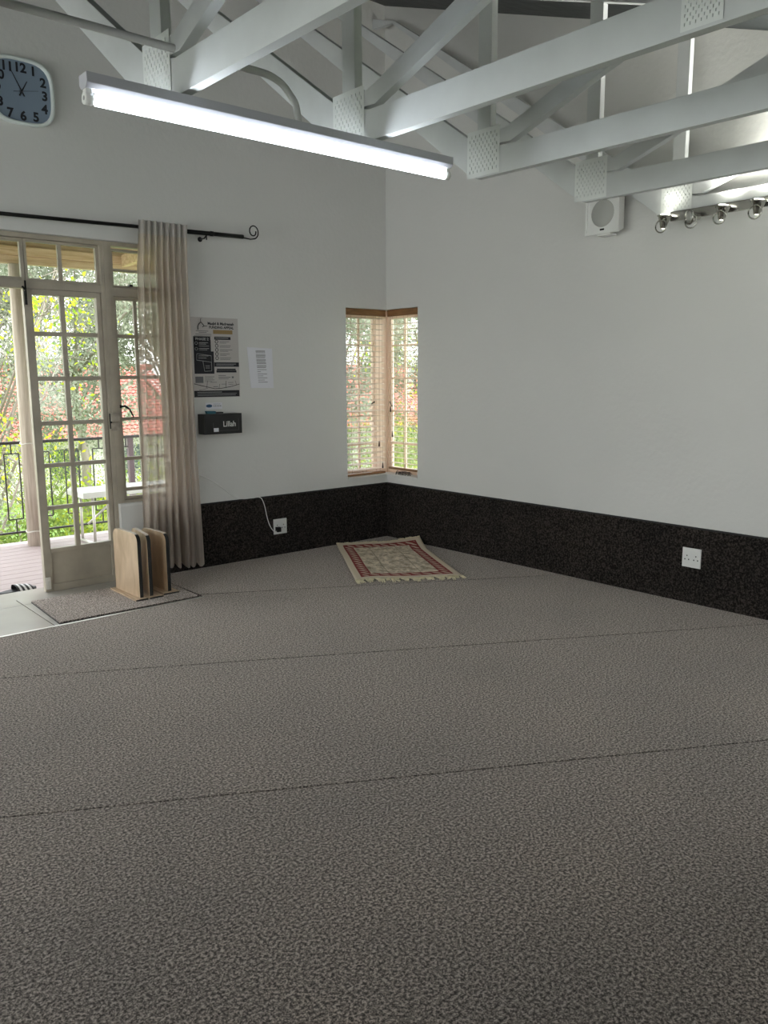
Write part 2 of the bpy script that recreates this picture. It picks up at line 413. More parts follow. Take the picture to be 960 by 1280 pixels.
# simple casement frames in the unseen windows, added to light the room
wi = 3
for (a0, a1, z0, z1) in near_holes:
    f = MB()
    for k in range(4): x = a0+(a1-a0)*k/3; f.box(x-.02, -6.14, z0, x+.02, -6.08, z1)
    f.box(a0, -6.13, z0, a1, -6.09, z0+.04).box(a0, -6.13, z1-.04, a1, -6.09, z1)
    o = struct(f.build('window_%d' % wi, M['frame'])); wi += 1
    MB().box(a0, -6.112, z0, a1, -6.108, z1).build('pane', M['glass'], o)
for (a0, a1, z0, z1) in west_holes:
    f = MB()
    for k in range(4): y = a0+(a1-a0)*k/3; f.box(-8.14, y-.02, z0, -8.08, y+.02, z1)
    f.box(-8.13, a0, z0, -8.09, a1, z0+.04).box(-8.13, a0, z1-.04, -8.09, a1, z1)
    o = struct(f.build('window_%d' % wi, M['frame'])); wi += 1
    MB().box(-8.112, a0, z0, -8.108, a1, z1).build('pane', M['glass'], o)

# dado carpet on the walls (skirting)
DH = .489
o = struct(MB().box(SWR-.2, -.009, 0, -.009, 0, DH-.008).build('baseboard_left', M['dado']))
MB().box(SWR-.2, -.011, DH-.008, -.009, 0, DH+.003).build('edge_trim', M['black'], o)
o = struct(MB().box(-.009, -6, 0, 0, 0, DH-.008).build('baseboard_right', M['dado']))
MB().box(-.012, -6, DH-.008, 0, 0, DH+.003).build('edge_trim', M['black'], o)

# ------------------------------------------------------------------ carpet strips, cut diagonally across the room
car = thing('fitted_carpet', 'brown-grey speckled fitted carpet covering the room floor, laid in diagonal strips', 'carpet', (-4, -3, 0))
def clip(poly, n, c):
    """keep the side n.p <= c"""
    out = []
    for i in range(len(poly)):
        p, q = poly[i], poly[(i+1) % len(poly)]; dp, dq = n[0]*p[0]+n[1]*p[1]-c, n[0]*q[0]+n[1]*q[1]-c
        if dp <= 0: out.append(p)
        if (dp < 0 < dq) or (dq < 0 < dp):
            t = dp/(dp-dq); out.append((p[0]+t*(q[0]-p[0]), p[1]+t*(q[1]-p[1])))
    return out
CX = -2.262; CY = -.765
ang = math.atan(.565); nrm = (math.sin(ang), math.cos(ang))      # seam direction runs (cos,-sin)
def seam_c(x, y): return nrm[0]*x+nrm[1]*y
seams = [seam_c(-2.255, -.688)+.0, seam_c(-1.9, -2.463), seam_c(-2.87, -3.48)]
step_ = seams[1]-seams[2]
cuts = [9, seams[0], seams[1], seams[2], seams[2]-step_, seams[2]-2*step_, seams[2]-3*step_, -20]
GAP = .008
# L-shaped room area handled as two convex regions joined into one mesh per strip
regs = [[(-8, -6), (0, -6), (0, CY), (-8, CY)], [(CX, CY), (0, CY), (0, 0), (CX, 0)]]
for hi, lo in zip(cuts[:-1], cuts[1:]):
    mb = MB()
    for rg in regs:
        p = clip(rg, nrm, hi-GAP/2); p = clip(p, (-nrm[0], -nrm[1]), -(lo+GAP/2)) if len(p) > 2 else []
        if len(p) > 2: mb.prism([(x, y, -.012) for x, y in p], (0, 0, .012))
    if mb.v: mb.build('carpet_strip', M['carpet'], car)
tl = thing('door_tiling', 'pale grey floor tiles inside the glazed door', 'tiles', (-3.2, -.4, -.012))
TX = [-8+.0, -7.43, -6.83, -6.23, -5.63, -5.03, -4.43, -3.83, -3.228, -2.628, -2.268]
for x0, x1 in zip(TX[:-1], TX[1:]):
    MB().box(x0+.003, -.760, -.012, x1-.003, -.16, -.002).build('tile', M['tile'], tl, bevel=.0015)
    MB().box(x0+.003, -.154, -.012, x1-.003, -.002, -.002).build('tile', M['tile'], tl, bevel=.0015)
struct(MB().box(FX0, .0, -.1, FX1, WT+.02, -.004).build('trim_1', M['tile']))
tag(MB().box(-6.5, -.772, -.002, -2.268, -.7555, .004).build('carpet_edge_strip', M['alu'], bevel=.001),
    'thin pale metal strip along the carpet edge beside the tiles', 'threshold strip')
# loose mat
mm = thing('door_mat', 'loose rectangle of grey-brown carpet lying on the tiles under the wooden boards', 'mat', (-2.75, -.45, 0))
mat_pts = [(-3.17, -.14), (-3.196, -.733), (-2.292, -.742), (-2.285, -.15)]
MB().prism([(x, y, .0035) for x, y in mat_pts], (0, 0, .007)).build('pile', M['mat'], mm)
MB().prism([(x*1.0+(.003 if x > -2.5 else -.003), y+(-.003 if y < -.4 else .003), -.002) for x, y in mat_pts], (0, 0, .0055)).build('backing', M['black'], mm)

# ------------------------------------------------------------------ French door, transom and side window (steel frames)
FY = .085
def glazed(b, x0, x1, z0, z1, cols, rows, st, bar, dep, y=FY, zs=None, xs=None, flip=False):
    """stiles/rails of width st, bars of width bar"""
    if flip: Bx = lambda a0, c0, a1, c1, t=dep: b.box(y-t/2, a0, c0, y+t/2, a1, c1)
    else: Bx = lambda a0, c0, a1, c1, t=dep: b.box(a0, y-t/2, c0, a1, y+t/2, c1)
    Bx(x0, z0, x0+st, z1); Bx(x1-st, z0, x1, z1); Bx(x0+st, z0, x1-st, z0+st); Bx(x0+st, z1-st, x1-st, z1)
    X = xs or [x0+(x1-x0)*k/cols for k in range(1, cols)]; Z = zs or [z0+(z1-z0)*k/rows for k in range(1, rows)]
    for z in Z: Bx(x0+st, z-bar/2, x1-st, z+bar/2, dep*.7)
    for x in X: Bx(x-bar/2, z0+st, x+bar/2, z1-st, dep*.6)
D = bpy.data.objects.new('door_1', None); COL.objects.link(D); D.location = (-3.0, FY, 0); D['kind'] = 'structure'
fr = MB()
fr.box(FX0+.001, FY-.04, -.003, FX0+.045, FY+.04, 2.344); fr.box(-2.505, FY-.04, -.003, -2.4815, FY+.04, 2.344)
fr.box(FX0+.045, FY-.04, 2.315, -2.505, FY+.04, 2.344); fr.box(FX0+.045, FY-.035, 2.004, -2.505, FY+.035, 2.05)
fr.build('door_frame', M['frame'], D, bevel=.003)
MB().box(-2.4815, FY-.045, -.003, -2.446, FY+.045, 2.344).build('door_post', M['frame'], D, bevel=.004)
tr = MB()
glazed(tr, -2.990, -2.506, 2.052, 2.314, 2, 1, .018, .026, .03, xs=[-2.762])
tr.build('transom_window', M['frame'], D, bevel=.002)
tr = MB(); glazed(tr, -3.98, -2.992, 2.052, 2.314, 4, 1, .022, .026, .03, xs=[-3.72, -3.48, -3.24])
tr.build('transom_window', M['frame'], D, bevel=.002)
MB().box(-3.97, FY-.0015, 2.06, -2.52, FY+.0015, 2.31).build('pane', M['glass'], D)
# closed leaf
LZ = [1.722, 1.432, 1.138, .857, .569]; LMX = -2.767
lf = MB(); x0, x1 = -3.012, -2.510
lf.box(x0, FY-.022, .000, x0+.052, FY+.022, 2.003); lf.box(x1-.030, FY-.022, .000, x1, FY+.022, 2.003)
lf.box(x0+.052, FY-.022, 1.968, x1-.030, FY+.022, 2.003); lf.box(x0+.052, FY-.022, .262, x1-.030, FY+.022, .292); lf.box(x0+.052, FY-.022, -.003, x1-.030, FY+.022, .045)
for z in LZ: lf.box(x0+.052, FY-.014, z-.014, x1-.030, FY+.014, z+.014)
lf.box(LMX-.016, FY-.013, .292, LMX+.016, FY+.013, 1.968)
leaf = lf.build('door_leaf', M['frame'], D, bevel=.003)
MB().box(x0+.055, FY-.008, .045, x1-.033, FY+.008, .262).build('kick_panel', M['frame'], leaf)
zz = [.292]+LZ[::-1]+[1.968]
for c0, c1 in ((x0+.052, LMX-.016), (LMX+.016, x1-.030)):
    for z0, z1 in zip(zz[:-1], zz[1:]):
        MB().box(c0-.004, FY-.002, z0, c1+.004, FY+.002, z1).build('pane', M['glass'], leaf)
bl = MB(); bl.box(-3.020, FY-.04, 1.89, -2.990, FY-.022, 1.995)
bl.build('bolt', M['frame'], leaf, bevel=.002)
bl = MB(); bl.box(-3.013, FY-.048, 1.90, -2.998, FY-.040, 1.985); bl.tube([(-3.005, FY-.05, 1.93), (-3.005, FY-.05, 2.05)], .006, 8); bl.tube([(-3.005, FY-.05, 1.99), (-3.03, FY-.07, 2.01)], .006, 8)
bl.build('bolt_rod', M['rodblack'], leaf)
bl = MB(); bl.box(-3.008, FY-.034, .018, -2.978, FY-.022, .10).box(-2.999, FY-.044, .03, -2.987, FY-.034, .085)
bl.build('bolt', M['alu'], leaf, bevel=.002)
lk = MB(); lk.box(-2.505, FY-.075, 1.135, -2.442, FY-.045, 1.195).box(-2.505, FY-.065, 1.072, -2.442, FY-.045, 1.125)
lk.build('lock_box', M['lock'], D, bevel=.004)
MB().box(-2.508, FY-.062, 1.085, -2.496, FY-.045, 1.19).build('lock_slot', M['darkhole'], D)
# open leaf, swung out onto the deck at the far left
ol = MB(); px = -3.965
ol.box(px-.022, .14, .012, px+.022, .19, 2.003); ol.box(px-.022, .59, .012, px+.022, .64, 2.003)
for z in [.03, .277]+LZ+[1.985]: ol.box(px-.014, .19, z-.016, px+.014, .59, z+.016)
ol.box(px-.012, .375, .277, px+.012, .405, 1.985)
o2 = ol.build('door_leaf', M['frame'], D, bevel=.003)
MB().box(px-.006, .19, .04, px+.006, .59, .27).build('kick_panel', M['frame'], o2)
MB().box(px-.002, .19, .28, px+.002, .59, 1.98).build('pane', M['glass'], o2)

# side window
Wn = bpy.data.objects.new('window_1', None); COL.objects.link(Wn); Wn.location = (-2.2, FY, .55); Wn['kind'] = 'structure'
SZ = [1.720, 1.437, 1.147, .866, .647]
f = MB()
f.box(-2.446, FY-.04, .552, -2.425, FY+.04, 2.344).box(SWR-.03, FY-.04, .552, SWR-.001, FY+.04, 2.344)
f.box(-2.425, FY-.04, .552, SWR-.03, FY+.04, .575).box(-2.425, FY-.04, 2.318, SWR-.03, FY+.04, 2.344).box(-2.425, FY-.035, 1.985, SWR-.03, FY+.035, 2.045)
f.build('window_frame', M['frame'], Wn, bevel=.003)
f = MB(); glazed(f, -2.422, SWR-.034, .578, 1.982, 2, 1, .02, .024, .035, zs=SZ, xs=[-2.262])
cs = f.build('casement', M['frame'], Wn, bevel=.002)
zz = [.598]+SZ[::-1]+[1.962]
for c0, c1 in ((-2.402, -2.274), (-2.25, SWR-.054)):
    for z0, z1 in zip(zz[:-1], zz[1:]): MB().box(c0-.003, FY-.002, z0+.010, c1+.003, FY+.002, z1-.010).build('pane', M['glass'], cs)
f = MB(); glazed(f, -2.422, SWR-.034, 2.048, 2.316, 1, 1, .016, .02, .03, xs=[-2.6], zs=[2.166])
f = MB()
f.box(-2.422, FY-.03, 2.285, SWR-.034, FY+.005, 2.302)
f.box(-2.422, FY-.02, 2.155, SWR-.034, FY+.02, 2.172).box(-2.422, FY-.018, 2.048, SWR-.034, FY+.018, 2.062).box(-2.422, FY-.018, 2.062, -2.408, FY+.018, 2.285).box(SWR-.048, FY-.018, 2.062, SWR-.034, FY+.018, 2.285)
hp = f.build('hopper_window', M['frame'], Wn, bevel=.002)
MB().box(-2.41, FY-.002, 2.06, SWR-.046, FY+.002, 2.286).build('pane', M['glass'], hp)
MB().box(-2.31, FY-.05, 2.056, -2.285, FY-.018, 2.07).build('catch', M['rodblack'], hp, bevel=.002)
h = MB(); h.lathe([(.0, 0), (.012, 0), (.012, .02), (.0, .024)], (-2.418, FY-.018, 1.236), (0, -1, 0), 12)
h.tube([(-2.418, FY-.035, 1.236), (-2.39, FY-.05, 1.238), (-2.36, FY-.055, 1.215), (-2.335, FY-.055, 1.16)], [.007, .008, .007, .005], 8)
h.build('handle', M['rodblack'], cs)
struct(MB().box(-2.48, -.006, .538, SWR, .0, .552).box(-2.48, 0, .5501, SWR, .045, .5545).build('trim_2', M['wall_ext']))

# ------------------------------------------------------------------ corner window and blinds
CW = bpy.data.objects.new('window_2', None); COL.objects.link(CW); CW.location = (.13, .13, .566); CW['kind'] = 'structure'
f = MB(); f.box(.10, .10, .567, .16, .16, 2.002).build('corner_post', M['winframe'], CW, bevel=.003)
WZ = [1.700, 1.414, 1.126, .836]
for side in (0, 1):
    f = MB()
    if side == 0:
        glazed(f, -.446, .099, .567, 2.002, 2, 1, .028, .02, .04, y=.13, zs=[1.0], xs=[5])
        f = MB()
        f.box(-.446, .11, .567, -.40, .15, 2.002).box(-.04, .11, .567, .099, .15, 2.002).box(-.40, .11, .567, -.04, .15, .60).box(-.40, .11, 1.955, -.04, .15, 2.002)
        f.build('window_frame', M['winframe'], CW, bevel=.002)
        f = MB(); glazed(f, -.399, -.041, .601, 1.954, 2, 1, .018, .018, .03, y=.13, zs=WZ, xs=[-.212])
        sash = f.build('casement', M['winframe'], CW, bevel=.002)
        zz = [.62]+WZ[::-1]+[1.936]
        for c0, c1 in ((-.381, -.221), (-.203, -.059)):
            for z0, z1 in zip(zz[:-1], zz[1:]): MB().box(c0-.003, .1285, z0+.005, c1+.003, .1315, z1-.005).build('pane', M['glass'], sash)
        MB().tube([(-.05, .108, 1.20), (-.06, .095, 1.21), (-.10, .09, 1.19)], .005, 6).build('handle', M['rodblack'], sash)
    else:
        f.box(.11, -.401, .567, .15, -.315, 2.002).box(.11, .085, .567, .15, .099, 2.002).box(.11, -.315, .567, .15, .085, .60).box(.11, -.315, 1.955, .15, .085, 2.002)
        f.build('window_frame', M['winframe'], CW, bevel=.002)
        f = MB(); glazed(f, -.314, .084, .601, 1.954, 2, 1, .018, .018, .03, y=.13, zs=WZ, xs=[-.107], flip=True)
        sash = f.build('casement', M['winframe'], CW, bevel=.002)
        zz = [.62]+WZ[::-1]+[1.936]
        for c0, c1 in ((-.296, -.116), (-.098, .066)):
            for z0, z1 in zip(zz[:-1], zz[1:]): MB().box(.1285, c0-.003, z0+.005, .1315, c1+.003, z1-.005).build('pane', M['glass'], sash)
        MB().tube([(.108, .075, 1.205), (.09, .06, 1.205), (.085, .02, 1.165)], .005, 6).build('handle', M['rodblack'], sash)
struct(MB().box(-.447, -.012, .5605, -.0, .1, .5675).box(0, 0, .5605, .1, .1, .5675).box(-.012, -.402, .5605, .1, 0, .5675).build('trim_3', M['wall_ext']))

def blind(axis, a0, a1, p, label, tilt, zbot, group):
    """axis 'x' runs along x at y=p ; 'y' runs along y at x=p"""
    P = (lambda a, t, z: (a, p+t, z)) if axis == 'x' else (lambda a, t, z: (p+t, a, z))
    r = thing('wooden_blind', label, 'blind', P((a0+a1)/2, 0, 2.0), group)
    def bx(a_0, t0, z0, a_1, t1, z1):
        q0, q1 = P(a_0, t0, z0), P(a_1, t1, z1); return MB().box(*q0, *q1)
    bx(a0, -.030, 1.945, a1, -.020, 2.000).build('valance', M['brown'], r, bevel=.002)
    bx(a0+.002, -.018, 1.958, a1-.002, .028, 1.998).build('headrail', M['slat'], r)
    n = 0; z = 1.925; h = .0235
    me = None
    c, s_ = math.cos(tilt), math.sin(tilt); w = .024
    m = MB(); prof = [(-w*c, -w*s_-.0018), (w*c, w*s_-.0018), (w*c, w*s_+.0018), (-w*c, -w*s_+.0018)]
    q = [Vector(P(a0+.003, t, zz_))-Vector(P(0, 0, 0))*0 for t, zz_ in prof]
    mid = Vector(P((a0+a1)/2, 0, 0))
    vec = Vector(P(a1-.003, 0, 0))-Vector(P(a0+.003, 0, 0))
    m.prism([v-mid for v in q], vec); me = m.mesh('slat', M['slat'])
    while z > zbot+.03:
        o = bpy.data.objects.new('slat', me); COL.objects.link(o); o.location = mid+Vector((0, 0, z)); attach(o, r); z -= .0465
    bx(a0+.003, -.024, zbot, a1-.003, .024, zbot+.018).build('bottom_rail', M['brown'], r, bevel=.003)
    cord = MB()
    for fr_ in (.15, .5, .85):
        a = a0+(a1-a0)*fr_
        for t in (-.0245, .0245): cord.tube([P(a, t, 1.95), P(a, t, zbot+.01)], .0012, 5)
    tag(cord.build('ladder_cord', M['cord'], r), kind=None)
    return r, P
bA, PA = blind('x', -.443, .012, .052, 'wooden slatted blind in the left half of the corner window, lowered to the sill', math.radians(11), .572, 'blinds of the corner window')
bB, PB = blind('y', -.398, .012, .052, 'wooden slatted blind in right half of corner window, brown bottom rail hanging above the sill', math.radians(-2), .610, 'blinds of the corner window')
for parent, P, a, zt in ((bA, PA, -.075, .86), (bA, PA, -.035, .665), (bB, PB, -.035, 1.165), (bB, PB, -.06, .945)):
    c = MB().tube([P(a, -.034, 1.95), P(a, -.036, zt)], .001, 5).build('pull_cord', M['cord'], parent)
    MB().lathe([(.002, .05), (.004, .045), (.0085, .01), (.007, 0), (0, 0)], P(a, -.036, zt-.045), (0, 0, 1), 10).build('tassel', M['tassel'], c)
# small tangled twigs/beads on the right sill
tw = MB(); rnd = random.Random(3)
for k in range(7):
    y0 = -.13-.026*k; pts = []
    for i in range(9):
        t = i/8*2*PI; pts.append((.012+.026*math.cos(t)+rnd.uniform(-.006, .006), y0+.02*math.sin(t*1.3+k), .571+.017*(1+math.sin(t*2+k))))
    tw.tube(pts, .0026, 5)
tag(tw.build('cord_bundle', M['rodblack']), 'small tangle of dark cord lying on the right sill of the corner window', 'cord')

# ------------------------------------------------------------------ curtain and rod
rd = thing('curtain_rod', 'black metal curtain rod with scroll finial above the glazed door', 'curtain rod', (-2.7, -.1, 2.42))
rz = lambda x: 2.420+(x+3.163)*.019
MB().tube([(-4.25, -.1, rz(-4.25)), (-1.93, -.1, rz(-1.93))], .0120, 12).build('rod', M['rodblack'], rd)
MB().tube([(-1.95, -.1, rz(-1.95)), (-1.475, -.1, rz(-1.475))], .0150, 12).build('outer_rod', M['rodblack'], rd)
MB().tube([(-1.745, -.1, rz(-1.745)), (-1.72, -.1, rz(-1.72))], .018, 12).build('collar', M['rodblack'], rd)
for bxp in (-1.775, -4.1):
    br = MB().tube([(bxp, 0, rz(bxp)-.03), (bxp, -.07, rz(bxp)-.03), (bxp, -.1, rz(bxp)-.013)], .005, 8)
    br.lathe([(0, 0), (.018, 0), (.018, .004), (0, .004)], (bxp, 0, rz(bxp)-.03), (0, -1, 0), 12)
    br.tube([(bxp, -.1, rz(bxp)-.02), (bxp, -.1, rz(bxp)-.045)], .004, 8)
    br.build('bracket', M['rodblack'], rd)
sp = [(-1.475, -.1, rz(-1.475)-.006), (-1.41, -.1, rz(-1.41)-.012)]
cxs, czs = -1.385, 2.498
for k in range(34):
    a = -PI/2+k/33*2*PI*1.28; r_ = .052*(1-k/33*.55)
    sp.append((cxs+r_*math.cos(a)*.9, -.1, czs+r_*math.sin(a)))
MB().tube(sp, [.0045]*len(sp), 8).build('finial', M['rodblack'], rd)

cu = thing('sheer_curtain', 'sheer beige curtain gathered at the right of the glazed door', 'curtain', (-2.1, -.1, 2.47))
NX, NZ = 200, 44
def curt(u, v):
    """u 0..1 across, v 0 top..1 bottom"""
    nf = 8.0
    xl = -2.300-.085*v**1.1; xr = -1.945+.03*v
    uu = u+.012*math.sin(u*nf*2*PI*.5+1)*v
    amp = .034+.012*math.sin(u*9+2)*v
    x = xl+(xr-xl)*uu+.010*math.sin(2*PI*nf*u*1+.6)*(.3+v)+.006*math.sin(v*7+u*20)*v
    k0 = max(0, 1-v/.12); amp = amp*(1-k0)+.012*k0
    y = -.1-.038*k0+amp*math.sin(2*PI*nf*u)+.008*math.sin(u*37+v*3)*v
    z = 2.478-v*(2.478-.05)
    z += (.055*(1-u)+.012*math.sin(u*2*PI*nf))*v*(1 if v > .95 else v**6)
    return (x, y, z)
def sheet(v0, v1, nz):
    mb = MB(); mb.smooth = True
    for j in range(nz+1):
        for i in range(NX+1): mb.v.append(curt(i/NX, v0+(v1-v0)*j/nz))
    for j in range(nz):
        for i in range(NX): a = j*(NX+1)+i; mb.face(a, a+1, a+NX+2, a+NX+1)
    return mb
sheet(0, .036, 3).build('header', M['hem'], cu)
sheet(.036, .978, NZ).build('drape', M['sheer'], cu)
sheet(.978, 1, 2).build('hem', M['sheer'], cu)

# ------------------------------------------------------------------ wall clock
ck = thing('wall_clock', 'rounded square wall clock with blue-grey face and pale rim', 'clock', (-2.957, 0, 3.168))
CC = Vector((-2.957, 0, 3.168))
def squircle(r, n=48, p=3.4):
    out = []
    for k in range(n):
        a = 2*PI*k/n; c, s_ = math.cos(a), math.sin(a); q = (abs(c)**p+abs(s_)**p)**(-1/p); out.append((r*q*c, r*q*s_))
    return out
def ringstrip(mb, prof, n=48):
    o = len(mb.v); mb.smooth = True
    for r, y in prof:
        for x, z in squircle(r, n): mb.v.append((CC.x+x, y, CC.z+z))
    for i in range(len(prof)-1):
        for k in range(n): mb.face(o+i*n+k, o+(i+1)*n+k, o+(i+1)*n+(k+1) % n, o+i*n+(k+1) % n)
    mb.smooth = False
rm = MB(); ringstrip(rm, [(.190, 0), (.196, -.012), (.194, -.034), (.186, -.040), (.177, -.036), (.174, -.018)])
rm.build('rim', M['clockrim'], ck)
fc = MB(); fc.prism([(CC.x+x, -.004, CC.z+z) for x, z in squircle(.178)], (0, -.014, 0)); fc.build('face', M['clockface'], ck)
for k in range(1, 13):
    a = PI/2-k*PI/6; q = (abs(math.cos(a))**3.4+abs(math.sin(a))**3.4)**(-1/3.4)
    x, z = .138*q*math.cos(a), .138*q*math.sin(a)
    text_mesh(str(k), .074, M['ink'], (CC.x+x, -.0192, CC.z+z-.026), (1, 0, 0), (0, 0, 1), .0006, 'CENTER', 1.0, .0026, 'numeral', ck)
def hand(name, ang, L1, L0, w, y):
    d = Vector((math.sin(ang), 0, math.cos(ang))); n_ = Vector((d.z, 0, -d.x)); c = Vector((CC.x, y, CC.z))
    MB().prism([c-d*L0-n_*w, c-d*L0+n_*w, c+d*L1+n_*w*.5, c+d*L1-n_*w*.5], (0, -.0015, 0)).build(name, M['ink'], ck)
hand('minute_hand', math.radians(-27), .120, .03, .0038, -.024); hand('hour_hand', math.radians(29), .072, .03, .0045, -.021); hand('second_hand', math.radians(79), .10, .052, .0013, -.027)
MB().lathe([(0, .012), (.006, .010), (.006, 0)], (CC.x, -.018, CC.z), (0, -1, 0), 12).build('pin', M['ink'], ck)

# ------------------------------------------------------------------ poster, notice, donation box, sticker
def flat(mb, P, u0, v0, u1, v1, t0, t1):
    a, c = P(u0, v0), P(u1, v1); mb.box(a[0], -t1, a[1], c[0], -t0, c[1])
PX0, PX1, PZ1, PZ0 = -1.880, -1.488, 1.868, 1.285
Pp = lambda u, v: (PX0+(PX1-PX0)*u, PZ1-(PZ1-PZ0)*v)
po = thing('funding_poster', 'grey fundraising poster with black panels and gold bar, beside the curtain', 'poster', (-1.684, 0, 1.577))
MB().box(PX0, -.005, PZ0, PX1, -.001, PZ1).build('board', M['paper'], po)
k = MB()
for r in ((.04, .235, .395, .30), (.04, .28, .40, .70), (.39, .42, .455, .70), (.48, .235, .83, .272), (.46, .556, .995, .612), (.51, .636, .92, .655), (.50, .657, .935, .685), (.015, .912, .985, .993)): flat(k, Pp, *r, .005, .0056)
k.build('black_panel', M['ink'], po)
k = MB(); flat(k, Pp, .46, .150, .875, .200, .005, .0056); k.build('gold_bar', M['gold'], po)
# pointed dome outline, bullets, rules of small print
k = MB()
def pline(pts, r=.0022, y=-.0058): k.tube([(Pp(u, v)[0], y, Pp(u, v)[1]) for u, v in pts], r, 5)
pline([(.145, .155), (.145, .115), (.165, .085), (.21, .058), (.25, .085), (.275, .105), (.24, .12)], .003); pline([(.275, .105), (.34, .105)]); pline([(.21, .058), (.205, .03), (.215, .012)], .0018)
pline([(.02, .825), (.28, .865), (.45, .89), (.6, .885), (.8, .865), (.99, .835)]); pline([(.30, .79), (.28, .88)], .0015); pline([(.70, .79), (.69, .88)], .0015)
pline([(.12, .905), (.3, .885)], .0012); pline([(.56, .83), (.54, .89)], .0012); pline([(.90, .79), (.93, .845)], .0012)
for i in range(5):
    u, v = .525, .297+i*.0515; pline([(u+.030*math.cos(a*PI/6), v+.020*math.sin(a*PI/6)) for a in range(13)], .0022)
tag(k.build('line_drawing', M['ink'], po), kind='stuff')
k = MB()
for i in range(5):
    v = .292+i*.0515; flat(k, Pp, .59, v, .80+.03*(i % 3), v+.006, .005, .0055); flat(k, Pp, .59, v+.018, .73+.04*((i*2) % 3), v+.024, .005, .0055)
for r in ((.10, .165, .36, .172), (.16, .182, .32, .189), (.09, .205, .42, .212), (.06, .225, .42, .231), (.25, .735, .45, .742), (.25, .755, .42, .761), (.25, .775, .45, .781), (.25, .795, .40, .80),
          (.54, .72, .70, .727), (.54, .742, .80, .750), (.54, .762, .76, .768), (.83, .735, .87, .758), (.36, .805, .5, .811), (.60, .83, .69, .836), (.42, .86, .52, .868), (.74, .81, .86, .816), (.75, .835, .86, .84)): flat(k, Pp, *r, .005, .0055)
tag(k.build('small_print', M['inkgrey'], po), kind='stuff')
k = MB(); flat(k, Pp, .05, .735, .215, .815, .005, .0056); k.build('grey_square', M['inkgrey'], po)
k = MB()
def pl2(pts, r=.0018): k.tube([(Pp(u, v)[0], -.0062, Pp(u, v)[1]) for u, v in pts], r, 5)
pl2([(.10, .45), (.40, .475), (.40, .555), (.09, .53), (.10, .45)]); pl2([(.40, .555), (.40, .665), (.25, .67), (.22, .545)])
for v in (.32, .39): pl2([(.095+.028*math.cos(a*PI/6), v+.018*math.sin(a*PI/6)) for a in range(13)], .0018)
for r in ((.15, .31, .34, .316), (.15, .328, .30, .334), (.15, .352, .36, .357), (.15, .382, .36, .388), (.15, .40, .32, .405), (.13, .475, .34, .480), (.13, .50, .3, .506), (.27, .60, .36, .606), (.27, .625, .36, .63),
          (.50, .248, .78, .254), (.50, .575, .93, .580), (.50, .592, .88, .596), (.08, .93, .6, .935), (.08, .95, .92, .954), (.08, .97, .9, .974)): flat(k, Pp, *r, .0056, .0061)
tag(k.build('light_print', M['inklight'], po), kind='stuff')
text_mesh('Masjid & Madressah', .0275, M['ink'], (Pp(.63, 0)[0], -.0058, Pp(0, .088)[1]), (1, 0, 0), (0, 0, 1), .0004, 'CENTER', 1.0, .0009, 'lettering', po)
text_mesh('FUNDING APPEAL', .0255, M['ink'], (Pp(.64, 0)[0], -.0058, Pp(0, .134)[1]), (1, 0, 0), (0, 0, 1), .0004, 'CENTER', 1.0, .0008, 'lettering', po)
text_mesh('PHASE 2', .026, M['inklight'], (Pp(.22, 0)[0], -.0062, Pp(0, .283)[1]), (1, 0, 0), (0, 0, 1), .0004, 'CENTER', 1.15, .0005, 'lettering', po)
nt = thing('paper_notice', 'small white sheet of printed text pinned to the right of the poster', 'paper', (-1.29, 0, 1.5))
MB().prism([(-1.412, -.001, 1.66), (-1.186, -.001, 1.652), (-1.181, -.001, 1.347), (-1.388, -.001, 1.35)], (0, -.002, 0)).build('sheet', M['paperwhite'], nt)
k = MB()
for i, (v, l) in enumerate([(1.632, .085), (1.625, .085), (1.617, .085), (1.603, .085), (1.595, .085), (1.587, .085), (1.579, .08), (1.566, .085), (1.558, .085), (1.550, .08), (1.542, .085), (1.534, .085), (1.520, .085), (1.512, .085), (1.504, .08), (1.488, .085), (1.472, .03), (1.455, .085), (1.440, .05), (1.425, .085), (1.408, .06), (1.392, .085)]):
    x = -1.337+(1.632-v)*.07; k.box(x, -.0035, v, x+l, -.003, v+.0035)
tag(k.build('small_print', M['inkgrey'], nt), kind='stuff')

bxo = thing('donation_box', 'black wall-mounted donation box marked Lillah below the poster', 'box', (-1.70, 0, 1.01))
MB().box(-1.853, -.100, 1.016, -1.537, -.001, 1.166).build('box_body', M['boxblack'], bxo, bevel=.003)
MB().box(-1.835, -.1015, 1.02, -1.832, -.1, 1.16).build('edge_line', M['ink'], bxo)
text_mesh('Lillah', .058, M['plastic'], (-1.700, -.1012, 1.070), (1, 0, 0), (0, 0, 1), .0006, 'LEFT', .92, .0005, 'lettering', bxo)
k = MB()
for a in ((-1.780, 1.040, -1.565, 1.0415), (-1.5665, 1.04, -1.565, 1.125), (-1.780, 1.04, -1.7785, 1.10)): k.box(a[0], -.1008, a[1], a[2], -.1, a[3])
k.build('border_line', M['inkgrey'], bxo)
MB().box(-1.778, -.102, 1.034, -1.738, -.1, 1.062).build('label_sticker', M['paperwhite'], bxo)
cp = MB().prism([(-1.80, -.06, 1.167), (-1.72, -.06, 1.167), (-1.735, -.06, 1.185), (-1.81, -.06, 1.188)], (0, .03, 0)); tag(cp.build('teal_packet', M['teal']), 'small teal packet lying on top of the black donation box', 'packet')
cp = MB().box(-1.735, -.07, 1.167, -1.675, -.03, 1.178); tag(cp.build('black_clip', M['boxblack'], bevel=.003), 'small black clip on top of the donation box beside the teal packet', 'clip')
st = thing('wall_sticker', 'small white sticker with blue oval on the wall between poster and black box', 'sticker', (-1.70, 0, 1.225))
MB().box(-1.785, -.002, 1.198, -1.645, 0, 1.246).build('label', M['paperwhite'], st)
